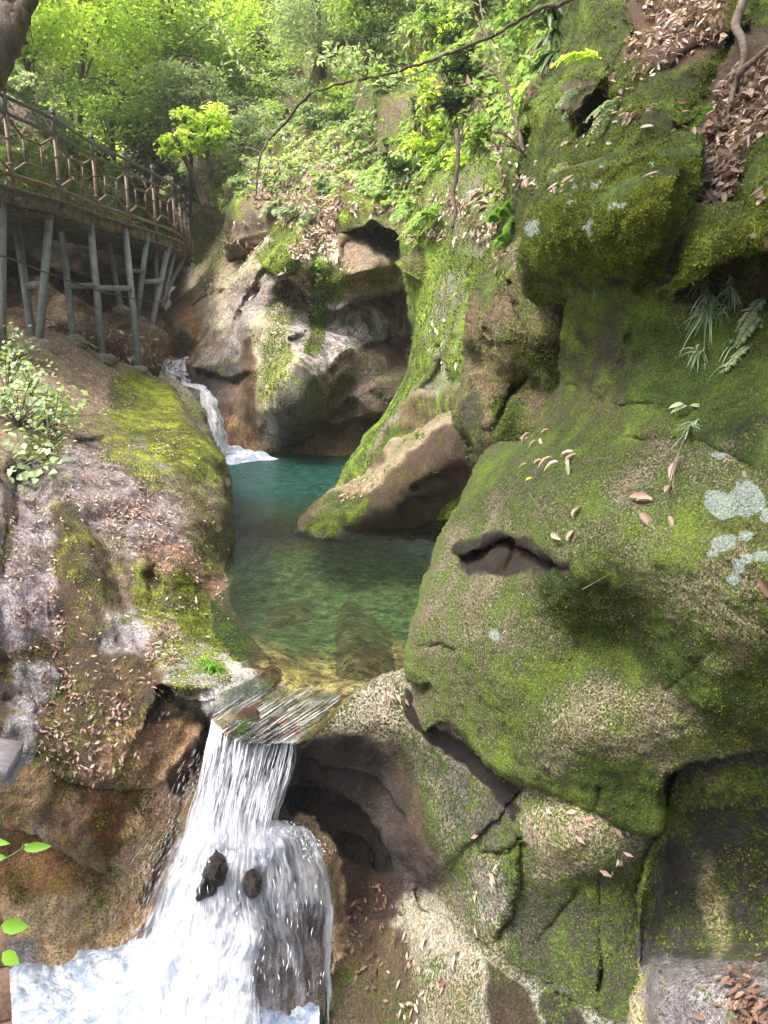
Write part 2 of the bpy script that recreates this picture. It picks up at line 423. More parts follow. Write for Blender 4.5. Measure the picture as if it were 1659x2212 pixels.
M_green_gray = leaf_mat('leaf_grey_green', [(.11, .18, .08), (.25, .34, .18), (.46, .55, .36)], .42, .4)
M_green_dark = leaf_mat('leaf_dark', [(.015, .04, .012), (.035, .08, .02), (.08, .15, .04)], .25, .4)
M_fern = leaf_mat('fern_leaf', [(.05, .13, .02), (.12, .28, .03), (.22, .42, .04)], .4)
M_grass = leaf_mat('grass_blade', [(.08, .14, .07), (.17, .26, .14), (.32, .42, .27)], .3)
M_bark = simple_mat('bark', (.045, .035, .025), (.11, .09, .065), 14., .9, .02, 0, (1, 1, .25))
M_twig = simple_mat('twig_bark', (.07, .055, .04), (.17, .14, .10), 20., .9, .005)
# ================================================================== ground, riverbed and rock
BEIGE = (.34, .29, .18); GRAY = (.26, .25, .23); LAV = (.36, .33, .37); BROWN = (.10, .065, .035); DKB = (.045, .032, .022)
ORANGE = (.27, .14, .05); SAND = (.40, .29, .16); BLK = (.028, .027, .03); PINK = (.33, .23, .18); TAN = (.25, .19, .11)

g = MB(); g.box((0, 10, -9.5), 400, 400, 1.0); tag(g.build('ground', simple_mat('earth', (.06, .05, .03), (.10, .085, .05), 1.5)), kind='structure')

# --- big right boulder
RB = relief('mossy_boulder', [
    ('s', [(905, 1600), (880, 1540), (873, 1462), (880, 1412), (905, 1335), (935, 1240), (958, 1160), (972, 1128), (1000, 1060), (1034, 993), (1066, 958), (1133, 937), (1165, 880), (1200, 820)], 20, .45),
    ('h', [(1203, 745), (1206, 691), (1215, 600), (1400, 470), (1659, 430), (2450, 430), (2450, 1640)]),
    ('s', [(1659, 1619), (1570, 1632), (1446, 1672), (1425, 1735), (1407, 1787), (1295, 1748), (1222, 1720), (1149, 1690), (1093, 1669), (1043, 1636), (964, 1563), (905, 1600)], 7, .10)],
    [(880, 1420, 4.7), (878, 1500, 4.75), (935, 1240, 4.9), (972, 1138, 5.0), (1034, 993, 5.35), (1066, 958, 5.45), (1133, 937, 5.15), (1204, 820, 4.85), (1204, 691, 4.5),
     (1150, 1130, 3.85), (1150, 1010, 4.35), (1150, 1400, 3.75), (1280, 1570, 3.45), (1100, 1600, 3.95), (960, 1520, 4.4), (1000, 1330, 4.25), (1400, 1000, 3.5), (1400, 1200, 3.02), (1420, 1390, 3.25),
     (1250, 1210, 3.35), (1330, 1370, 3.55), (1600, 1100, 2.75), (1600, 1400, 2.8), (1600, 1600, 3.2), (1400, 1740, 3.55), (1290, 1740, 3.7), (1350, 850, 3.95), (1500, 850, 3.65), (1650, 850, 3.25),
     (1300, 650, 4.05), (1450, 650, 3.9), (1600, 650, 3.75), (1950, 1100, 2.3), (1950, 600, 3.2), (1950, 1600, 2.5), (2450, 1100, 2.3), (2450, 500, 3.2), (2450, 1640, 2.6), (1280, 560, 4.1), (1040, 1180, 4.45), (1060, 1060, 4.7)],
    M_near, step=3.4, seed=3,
    folds=[([(985, 1188), (1010, 1200), (1058, 1168), (1108, 1160), (1132, 1180), (1180, 1190), (1250, 1226)], .48, 6, 26),
           ([(873, 1455), (900, 1475), (935, 1480)], .25, 8, 30),
           ([(1160, 840), (1210, 812), (1280, 845), (1340, 862), (1450, 868)], .03, 6, 50),
           ([(1330, 935), (1420, 940), (1480, 938), (1560, 960), (1659, 1015)], .09, 8, 60),
           ([(1240, 1230), (1330, 1250), (1440, 1290), (1520, 1370)], .06, 30, 160)],
    cracks=[([(1372, 560), (1375, 600), (1400, 650)], .06, 6), ([(1210, 565), (1180, 700), (1175, 760)], .04, 5), ([(1560, 1380), (1500, 1440), (1430, 1500)], .03, 5), ([(900, 1400), (960, 1395), (990, 1415)], .05, 6), ([(1115, 1165), (1105, 1200), (1085, 1240)], .05, 6), ([(1295, 1690), (1290, 1730), (1285, 1760)], .12, 6),
            ([(1370, 700), (1330, 800), (1280, 900)], .03, 8)],
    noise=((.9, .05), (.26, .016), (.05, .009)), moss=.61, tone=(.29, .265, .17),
    mosses=[([(1000, 1020), (1130, 950), (1230, 900), (1330, 960), (1300, 1050), (1100, 1100), (980, 1150)], .72, 60),
            ([(890, 1340), (1000, 1130), (1250, 1250), (1180, 1380), (1000, 1420), (890, 1450)], .52, 70),
            ([(1180, 1240), (1300, 1235), (1420, 1290), (1520, 1390), (1490, 1490), (1340, 1450), (1260, 1400), (1190, 1320)], 1.0, 40), ([(1230, 1680), (1440, 1640), (1400, 1790), (1290, 1740)], .9, 40), ([(1570, 1440), (1700, 1420), (1700, 1620), (1560, 1600), (1500, 1640), (1440, 1600)], .95, 40), ([(1250, 1380), (1400, 1460), (1300, 1560), (1100, 1560), (1000, 1440), (1100, 1400)], .66, 60),  # opening patch: dark moss, with shade below the bulge painted in
            ([(1240, 1470), (1500, 1520), (1540, 1600), (1420, 1680), (1300, 1620), (1180, 1560)], .45, 60),
            ([(1330, 1080), (1500, 1150), (1659, 1200), (1659, 1400), (1500, 1330), (1380, 1250)], .50, 60),
            ([(1350, 680), (1659, 640), (1659, 1000), (1560, 960), (1450, 910), (1340, 820)], 1.0, 60),  # full moss value darkens here: shade of the upper right face, painted
            ([(1200, 690), (1340, 700), (1330, 900), (1250, 860)], .50, 50),
            ([(1204, 560), (1500, 560), (1450, 680), (1210, 700)], .85, 40),
            ([(1450, 500), (1700, 500), (1700, 660), (1450, 690)], .30, 40),
            ([(990, 1195), (1060, 1165), (1130, 1170), (1240, 1222), (1110, 1240), (1000, 1248)], .05, 12)],
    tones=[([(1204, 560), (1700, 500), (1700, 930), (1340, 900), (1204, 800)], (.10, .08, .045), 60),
           ([(985, 1190), (1060, 1160), (1130, 1165), (1245, 1222), (1110, 1245), (1000, 1250)], (.06, .045, .03), 12),  # shade of the hollow painted in as a dark tone
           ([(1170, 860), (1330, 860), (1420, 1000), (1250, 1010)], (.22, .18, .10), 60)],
    lich=[((1562, 995, 19, 12, 0), 1, 6), ((1560, 1090, 38, 28, 10), 1, 6), ((1612, 1080, 40, 36, -10), 1, 6), ((1583, 1052, 8, 12, 0), 0, 4), ((1612, 1030, 7, 7, 0), .8, 6),
          ((1564, 1172, 30, 20, -10), 1, 6), ((1536, 1195, 16, 7, -10), 1, 6), ((1611, 1158, 15, 10, -20), 1, 6), ((1595, 1224, 17, 16, 0), 1, 6), ((1584, 1252, 15, 13, 0), 1, 6),
          ((1614, 1207, 12, 10, 0), 1, 6), ((1645, 1200, 18, 12, 0), 1, 6), ((1657, 1110, 14, 20, 0), .9, 6), ((1056, 1370, 12, 14, 0), .8, 6), ((1130, 700, 18, 14, 0), .7, 8)],
    back=2.2)
tag(RB.o, 'huge rounded boulder on the right with patchy moss and pale blue-green lichen blotches', 'boulder')

# --- mossy block on top of it
lichd = []
for (bx, by, n_, sx, sy) in ((1272, 500, 12, 8, 40), (1290, 410, 7, 6, 22), (1225, 440, 6, 9, 24), (1310, 450, 4, 14, 12), (1340, 442, 5, 7, 6), (1245, 390, 4, 10, 10), (1200, 500, 4, 20, 15), (1300, 352, 3, 14, 6), (1410, 350, 3, 6, 6)):
    for i in range(n_): lichd.append(((bx + RNG.normal() * sx, by + RNG.normal() * sy * .6, RNG.uniform(2, 4.2), RNG.uniform(2.5, 5.5), 0), 1, 4))
lichd.append(((1145, 490, 22, 22, 0), .62, 20))
BLK_ = relief('mossy_block', [
    ('h', [(1420, 660), (1330, 660), (1240, 650), (1160, 650)]), ('s', [(1140, 640), (1122, 580), (1122, 493), (1137, 438), (1163, 402), (1199, 369), (1236, 354), (1309, 332), (1374, 318), (1418, 299), (1466, 283), (1509, 287), (1526, 312), (1522, 365), (1509, 430), (1455, 548), (1420, 640)], 9, .18)],
    [(1125, 560, 4.4), (1125, 450, 4.5), (1200, 370, 4.6), (1300, 335, 4.5), (1420, 300, 4.3), (1510, 290, 4.15), (1520, 360, 3.9), (1500, 430, 3.85), (1440, 560, 3.85), (1420, 650, 4.1), (1200, 640, 4.65), (1300, 650, 4.25), (1140, 620, 4.6),
     (1200, 450, 4.0), (1300, 450, 3.75), (1400, 450, 3.55), (1440, 370, 3.75), (1200, 560, 4.08), (1300, 560, 3.9), (1380, 600, 3.95), (1350, 350, 4.1), (1280, 600, 4.03)],
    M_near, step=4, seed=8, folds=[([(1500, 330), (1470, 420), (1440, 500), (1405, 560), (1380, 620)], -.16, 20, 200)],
    cracks=[([(1372, 590), (1385, 545), (1420, 470)], .03, 7), ([(1290, 600), (1320, 520), (1370, 420)], .025, 9)],
    noise=((.8, .035), (.25, .014), (.05, .010)), moss=.77, tone=(.12, .10, .05),
    mosses=[([(1120, 420), (1250, 380), (1300, 560), (1130, 590)], .66, 60), ([(1130, 590), (1300, 570), (1420, 620), (1300, 640), (1120, 620)], .5, 20), ((1120, 430, 1, 1, 0), .5, 10)],
    tones=[([(1120, 420), (1250, 380), (1300, 560), (1130, 590)], (.13, .10, .05), 50)], lich=lichd, back=1.6)
tag(BLK_.o, 'square-shouldered block of rock covered in olive moss with small white lichen dots', 'rock')

# --- mossy rock at the right edge, beside the leaf gully
RE = relief('mossy_rock', [
    ('s', [(1398, 700), (1418, 640), (1455, 560), (1480, 505), (1520, 478), (1590, 465), (1598, 420), (1612, 350), (1650, 300), (1720, 250)], 18, .3),
    ('h', [(2450, 230), (2450, 560)]),
    ('s', [(1720, 548), (1600, 552), (1540, 580), (1500, 610), (1450, 640), (1398, 700)], 16, .35)],
    [(1400, 690, 3.9), (1455, 580, 3.75), (1480, 510, 3.8), (1590, 465, 3.6), (1600, 400, 3.75), (1650, 310, 3.9), (1720, 260, 3.9), (1540, 530, 3.35), (1640, 500, 3.05), (1660, 420, 3.25), (1800, 400, 2.9), (1600, 550, 3.3), (1700, 545, 3.1), (1950, 400, 2.6), (2450, 400, 2.6)],
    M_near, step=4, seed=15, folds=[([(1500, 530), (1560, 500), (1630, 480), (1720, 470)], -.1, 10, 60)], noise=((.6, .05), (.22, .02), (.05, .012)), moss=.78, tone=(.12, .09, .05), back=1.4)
tag(RE.o, 'green moss covered rock shelf at the right edge, below the gully of dry leaves', 'rock')

# --- lower rock with the bowls
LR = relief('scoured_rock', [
    ('s', [(628, 1640), (632, 1608), (660, 1585), (700, 1545), (760, 1490), (815, 1462), (880, 1440)], 14, .25),
    ('h', [(960, 1420), (1200, 1560), (1500, 1640), (1500, 2500), (560, 2500)]),
    ('h', [(690, 2211), (712, 2080), (700, 1960), (640, 1900), (600, 1840), (610, 1720)])],
    [(640, 1605, 5.15), (720, 1535, 5.12), (800, 1480, 5.1), (880, 1455, 4.95), (760, 1500, 5.1), (870, 1520, 4.95), (780, 1550, 5.05), (700, 1590, 5.08), (930, 1600, 4.75), (640, 1680, 5.3), (700, 1680, 5.32), (780, 1740, 5.32), (830, 1680, 5.25), (880, 1720, 5.0), (920, 1690, 4.85),
     (800, 1860, 5.35), (870, 1860, 5.12), (740, 1840, 5.38), (660, 1800, 5.3), (700, 1930, 5.35), (960, 1740, 4.55), (980, 1830, 4.45), (1040, 1750, 4.35), (1060, 1850, 4.25), (1060, 1960, 4.3), (1150, 1750, 4.0), (1200, 1850, 3.85), (1290, 1830, 3.7),
     (1380, 1800, 3.75), (1200, 2000, 3.95), (1350, 2000, 3.75), (920, 1930, 4.95), (900, 2000, 4.75), (1000, 2090, 4.2), (900, 2150, 4.45), (790, 2060, 5.15), (720, 2100, 5.2), (720, 2250, 4.9), (1150, 2180, 3.7), (1300, 2200, 3.4), (1000, 2300, 3.9), (840, 2000, 5.1), (1080, 1640, 4.35), (1450, 1900, 4.1)],
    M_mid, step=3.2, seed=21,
    folds=[([(632, 1616), (700, 1596), (760, 1590), (800, 1598)], .14, 22, 70),
           ([(630, 1650), (700, 1655), (780, 1680), (850, 1730), (890, 1800)], .10, 8, 40),
           ([(610, 1712), (680, 1706), (740, 1730), (800, 1780), (830, 1840), (850, 1900)], .13, 6, 50), ([(740, 1790), (790, 1830), (800, 1900), (780, 1980)], .12, 10, 40),
           ([(1360, 2215), (1240, 2150), (1120, 2105), (1060, 2060), (1000, 2010), (910, 1945), (870, 1900)], .16, 5, 200), ([(1110, 1790), (1125, 1850), (1110, 1960), (1060, 2040)], -.10, 8, 50),
           ([(1040, 1832), (1090, 1838), (1140, 1805)], .08, 6, 40)],
    cracks=[([(1292, 1890), (1296, 1960), (1298, 2060), (1294, 2160)], .22, 4), ([(1040, 1835), (1085, 1835), (1140, 1800)], .06, 5), ([(1268, 1900), (1200, 1990), (1150, 2060)], .05, 8), ([(1105, 1850), (1120, 1900), (1105, 1960)], .04, 7)],
    bumps=[(1060, 1900, 60, 80, 0, .12), (1210, 1800, 70, 90, 20, .12), (700, 1880, 40, 80, 0, .1)],
    noise=((1.0, .045), (.3, .012), (.06, .005)), moss=.42, tone=(.23, .215, .15),
    mosses=[([(875, 1472), (960, 1570), (1043, 1640), (1093, 1672), (1136, 1722), (1116, 1776), (1043, 1697), (981, 1640), (936, 1613), (883, 1557)], .0, 8), ([(640, 1600), (760, 1500), (880, 1450), (870, 1560), (760, 1590)], .50, 30), ([(820, 1560), (900, 1600), (980, 1660), (900, 1700), (850, 1610)], .68, 30),
            ([(630, 1600), (760, 1590), (850, 1630), (930, 1760), (940, 1900), (850, 2000), (720, 2100), (600, 2100), (600, 1700)], .0, 24),
            ([(930, 1660), (1000, 1760), (1010, 1900), (960, 1860), (920, 1740)], .58, 30), ([(1100, 1790), (1160, 1780), (1150, 1950), (1100, 2000), (1100, 1880)], .66, 24),
            ([(1140, 1690), (1400, 1790), (1300, 1900), (1180, 1900)], .30, 40), ([(880, 1920), (1000, 2020), (1040, 2100), (900, 2120), (800, 2080)], .10, 30),
            ([(1130, 1920), (1380, 1880), (1360, 2180), (1120, 2100)], .52, 40), ([(850, 2080), (1060, 2100), (1060, 2300), (850, 2300)], .36, 40), ([(1040, 2120), (1360, 2230), (1300, 2400), (1040, 2300)], .25, 30)],
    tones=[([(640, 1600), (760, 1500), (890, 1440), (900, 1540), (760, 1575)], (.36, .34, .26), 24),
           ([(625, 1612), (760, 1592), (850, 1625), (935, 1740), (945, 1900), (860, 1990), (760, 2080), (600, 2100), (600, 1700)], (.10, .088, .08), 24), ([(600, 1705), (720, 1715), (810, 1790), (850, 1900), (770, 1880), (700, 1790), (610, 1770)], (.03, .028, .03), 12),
           ([(875, 1472), (960, 1570), (1043, 1640), (1093, 1672), (1136, 1722), (1116, 1776), (1043, 1697), (981, 1640), (936, 1613), (883, 1557)], (.035, .027, .02), 8), ([(840, 1610), (890, 1640), (950, 1780), (930, 1900), (890, 1800)], (.12, .09, .06), 24),  # opening band: shade under the boulder's ledge, painted as dark tone
           ([(640, 1770), (690, 1790), (740, 1870), (745, 1960), (735, 2050), (700, 2100), (680, 1950), (640, 1860)], (.42, .32, .18), 12),
           ([(770, 1880), (870, 1900), (860, 1980), (770, 2050), (750, 1960)], (.09, .06, .05), 20),
           ([(880, 1910), (1010, 2020), (1050, 2110), (900, 2100), (830, 2040)], (.31, .29, .23), 20),
           ([(700, 2060), (850, 2000), (880, 2100), (860, 2300), (680, 2300)], (.14, .10, .06), 24),
           ([(640, 1770), (690, 1780), (735, 1860), (750, 1960), (735, 2060), (700, 2100), (660, 1950), (630, 1860)], (.45, .34, .19), 10),
           ([(960, 1640), (1060, 1720), (1120, 1800), (1050, 1840), (970, 1760)], (.15, .14, .13), 24),
           ([(1140, 1690), (1400, 1790), (1290, 1900), (1180, 1890)], (.33, .30, .21), 30),
           ([(1130, 1930), (1390, 1880), (1370, 2190), (1240, 2140), (1120, 2090)], (.11, .11, .085), 40), ((1065, 1920, 46, 76, 0), (.27, .27, .23), 16), ([(1060, 2100), (1360, 2220), (1330, 2400), (1040, 2400)], (.20, .20, .17), 14), ([(1060, 2090), (1140, 2150), (1160, 2300), (1060, 2300)], (.08, .06, .04), 14), ([(1170, 2140), (1240, 2170), (1260, 2300), (1180, 2300)], (.06, .05, .04), 10)],
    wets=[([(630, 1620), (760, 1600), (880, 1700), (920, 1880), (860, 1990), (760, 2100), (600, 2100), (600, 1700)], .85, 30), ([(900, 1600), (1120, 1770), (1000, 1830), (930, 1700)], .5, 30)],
    back=2.0)
tag(LR.o, 'dark smooth water-scoured rock with hollowed bowls right of the near waterfall', 'rock')

# --- alcove in the lower right corner
AL = relief('rock_alcove', [
    ('s', [(1350, 2400), (1352, 2211), (1356, 2100), (1370, 1960), (1388, 1860), (1428, 1750), (1448, 1655)], 14, .35), ('h', [(1560, 1560), (2450, 1560), (2450, 2500), (1352, 2500)])],
    [(1355, 2100, 3.55), (1372, 1950, 3.65), (1390, 1850, 3.7), (1440, 1700, 3.7), (1500, 1660, 3.55), (1440, 1800, 3.72), (1450, 1950, 3.8), (1430, 2060, 3.7), (1560, 1850, 3.65), (1650, 1800, 3.5), (1550, 2000, 3.7), (1650, 2000, 3.55),
     (1400, 2120, 3.35), (1500, 2140, 3.15), (1640, 2150, 2.95), (1500, 2220, 3.0), (1900, 1900, 3.2), (1900, 2200, 2.6), (2450, 1900, 3.0), (2450, 2400, 2.6), (1500, 1720, 3.55), (1600, 1700, 3.4), (1400, 2400, 3.0), (1800, 1600, 3.2)],
    M_mid, step=5, seed=33, folds=[([(1390, 2085), (1450, 2090), (1520, 2105), (1600, 2112), (1700, 2112)], -.35, 6, 240), ([(1430, 1760), (1500, 1755), (1560, 1758), (1700, 1760)], .12, 8, 160)],
    noise=((.8, .04), (.25, .014), (.06, .006)), moss=.24, tone=(.085, .088, .08), mosses=[([(1370, 1960), (1388, 1850), (1450, 1700), (1480, 1740), (1420, 1850), (1400, 1960)], .66, 24), ([(1450, 1680), (1700, 1650), (1700, 1760), (1480, 1750)], .5, 30), ([(1350, 2080), (1700, 2110), (1700, 2400), (1350, 2400)], .05, 20)],
    tones=[([(1350, 2085), (1700, 2112), (1700, 2400), (1350, 2400)], (.19, .19, .20), 14), ((1540, 1970, 26, 90, -8), (.30, .27, .16), 24), ((1530, 1700, 40, 24, 0), (.27, .20, .12), 20), ([(1355, 2100), (1385, 2090), (1390, 2400), (1355, 2400)], (.30, .27, .16), 8)],
    wets=[([(1440, 1780), (1700, 1780), (1700, 2100), (1420, 2080)], .6, 60)], back=1.6)
tag(AL.o, 'dark recessed rock hollow in the lower right corner with a flat grey ledge', 'rock')

# --- rock column between boulder and green ridge
CO = relief('rock_column', [
    ('s', [(1030, 1060), (1011, 1002), (1006, 960), (990, 920), (984, 873), (992, 820), (1009, 770), (1004, 735), (1020, 680), (1034, 608), (1060, 575), (1096, 560), (1125, 520)], 16, .5),
    ('h', [(1160, 470), (1290, 540), (1290, 900), (1180, 1010), (1080, 1060)])],
    [(1011, 1002, 6.3), (990, 900, 6.4), (1009, 760, 6.3), (1034, 620, 6.4), (1100, 560, 6.0), (1060, 700, 5.8), (1080, 800, 5.85), (1050, 900, 6.0), (1120, 900, 5.7), (1120, 640, 5.6), (1180, 620, 5.2), (1170, 720, 5.1), (1150, 740, 5.15), (1190, 800, 5.3), (1150, 830, 5.8), (1280, 700, 5.2), (1060, 1000, 6.1)],
    M_mid, step=4, seed=41, folds=[([(1125, 560), (1120, 640), (1135, 700), (1150, 745), (1180, 790), (1205, 790)], .30, 8, 60), ([(1025, 725), (1080, 735), (1110, 730)], .10, 6, 30), ([(1090, 570), (1060, 600), (1035, 640), (1030, 700)], .15, 6, 60), ([(1009, 735), (1030, 760), (1045, 800)], .35, 8, 40)],
    cracks=[([(1150, 800), (1110, 840), (1085, 890), (1060, 950)], .2, 7), ([(1040, 700), (1070, 740)], .1, 5)],
    noise=((.7, .07), (.22, .03), (.05, .010)), moss=.42, tone=(.20, .16, .09), mosses=[([(1030, 600), (1130, 540), (1110, 600), (1040, 660)], .66, 24), ([(1110, 680), (1200, 680), (1190, 780), (1120, 760)], .35, 20), ([(1065, 880), (1130, 870), (1120, 940), (1070, 960)], .75, 20), ([(990, 800), (1060, 800), (1050, 1000), (1000, 1000)], .30, 20)],
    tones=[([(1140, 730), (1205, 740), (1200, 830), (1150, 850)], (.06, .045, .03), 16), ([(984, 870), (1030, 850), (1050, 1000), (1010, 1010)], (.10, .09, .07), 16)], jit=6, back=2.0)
tag(CO.o, 'cracked brown rock column behind the left shoulder of the big mossy boulder', 'rock')

# --- green ridge behind
GR = relief('green_ridge_rock', [
    ('s', [(690, 1075), (711, 1050), (728, 1030), (763, 985), (803, 930), (838, 875), (868, 820), (886, 770), (893, 720), (885, 660), (872, 610), (862, 560), (862, 505), (890, 455)], 16, .9),
    ('h', [(930, 380), (1040, 330), (1160, 430), (1140, 700), (1060, 930), (1000, 1120), (740, 1120)])],
    [(700, 1060, 11.8), (763, 985, 11.5), (838, 875, 11.4), (886, 770, 11.5), (885, 650, 11.9), (862, 510, 12.5), (900, 440, 12.5), (930, 600, 10.8), (920, 760, 10.4), (960, 520, 10.8), (1010, 450, 9.8), (1010, 620, 9.2), (1000, 760, 8.9), (960, 880, 9.3), (1000, 870, 8.6), (900, 900, 10.6), (830, 980, 11.0), (780, 1040, 11.2), (900, 1000, 10.0), (1080, 500, 8.4), (1120, 700, 8.0), (1050, 950, 8.4), (1140, 430, 8.4)],
    M_bright, step=5, seed=51, folds=[([(900, 690), (905, 760), (885, 830), (850, 895), (800, 960)], .25, 14, 120), ([(900, 470), (905, 520), (930, 560), (925, 640), (935, 700)], .3, 14, 60), ([(1000, 480), (960, 560), (940, 640), (930, 720)], .35, 14, 60), ([(930, 760), (960, 740), (985, 800), (990, 860)], .35, 12, 60), ([(985, 560), (1010, 640), (1000, 760)], .15, 10, 50)],
    noise=((1.2, .08), (.4, .03), (.1, .012)), moss=.90, tone=(.30, .28, .22),
    mosses=[([(940, 620), (1030, 600), (1000, 800), (930, 800)], .56, 40), ([(890, 850), (960, 780), (1000, 860), (960, 940), (860, 930), (800, 1000), (740, 1060)], .32, 30), ([(920, 380), (1060, 380), (1040, 560), (940, 480)], .55, 50)],
    tones=[([(840, 940), (900, 860), (1000, 860), (960, 960), (800, 1040), (740, 1080)], (.17, .12, .07), 24), ([(930, 600), (1030, 600), (1000, 800), (920, 800)], (.30, .31, .24), 40)], back=3.0)
tag(GR.o, 'bright moss covered rock ridge sloping down to the far pool', 'rock')

# --- boulder jutting into the pool
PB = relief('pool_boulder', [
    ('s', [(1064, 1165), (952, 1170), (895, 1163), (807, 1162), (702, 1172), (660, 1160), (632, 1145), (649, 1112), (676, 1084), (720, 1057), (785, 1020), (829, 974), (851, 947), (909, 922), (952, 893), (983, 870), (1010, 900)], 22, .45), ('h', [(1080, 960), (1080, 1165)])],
    [(640, 1142, 9.45), (690, 1160, 9.0), (800, 1160, 9.05), (900, 1163, 9.05), (1000, 1165, 8.9), (720, 1065, 10.1), (785, 1028, 10.2), (851, 955, 10.2), (983, 880, 9.1), (720, 1110, 9.2), (800, 1080, 9.0), (860, 1010, 9.1), (940, 960, 8.6), (900, 1060, 8.45), (850, 1120, 8.75), (980, 1040, 8.1), (1000, 940, 8.2), (960, 1120, 8.7), (1070, 1000, 7.9), (1060, 1150, 8.7)],
    M_mid, step=4, seed=61, creases=[([(700, 1088), (760, 1062), (815, 1038), (860, 1000), (900, 955), (960, 925), (1000, 905)], .55, 110)],
    folds=[
           ([(840, 1130), (880, 1085), (940, 1060), (1008, 1035)], .14, 5, 26), ([(860, 1150), (920, 1125), (1000, 1105)], .2, 9, 30), ([(880, 1060), (930, 1020), (1005, 995)], .16, 9, 34), ([(760, 1150), (850, 1140), (960, 1135)], .25, 10, 40)],
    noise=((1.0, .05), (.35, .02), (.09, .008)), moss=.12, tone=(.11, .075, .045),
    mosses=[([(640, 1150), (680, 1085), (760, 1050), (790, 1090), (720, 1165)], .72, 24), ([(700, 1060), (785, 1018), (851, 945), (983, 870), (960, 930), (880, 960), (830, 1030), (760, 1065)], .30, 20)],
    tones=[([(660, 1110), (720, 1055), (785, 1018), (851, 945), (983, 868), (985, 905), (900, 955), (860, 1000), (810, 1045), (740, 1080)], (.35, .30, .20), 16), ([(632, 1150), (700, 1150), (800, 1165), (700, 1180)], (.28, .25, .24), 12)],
    wets=[([(800, 1100), (1060, 1080), (1060, 1180), (760, 1180)], .6, 30)], back=2.4)
tag(PB.o, 'brown undercut boulder jutting into the pool with a pale sandy top and mossy tip', 'boulder')

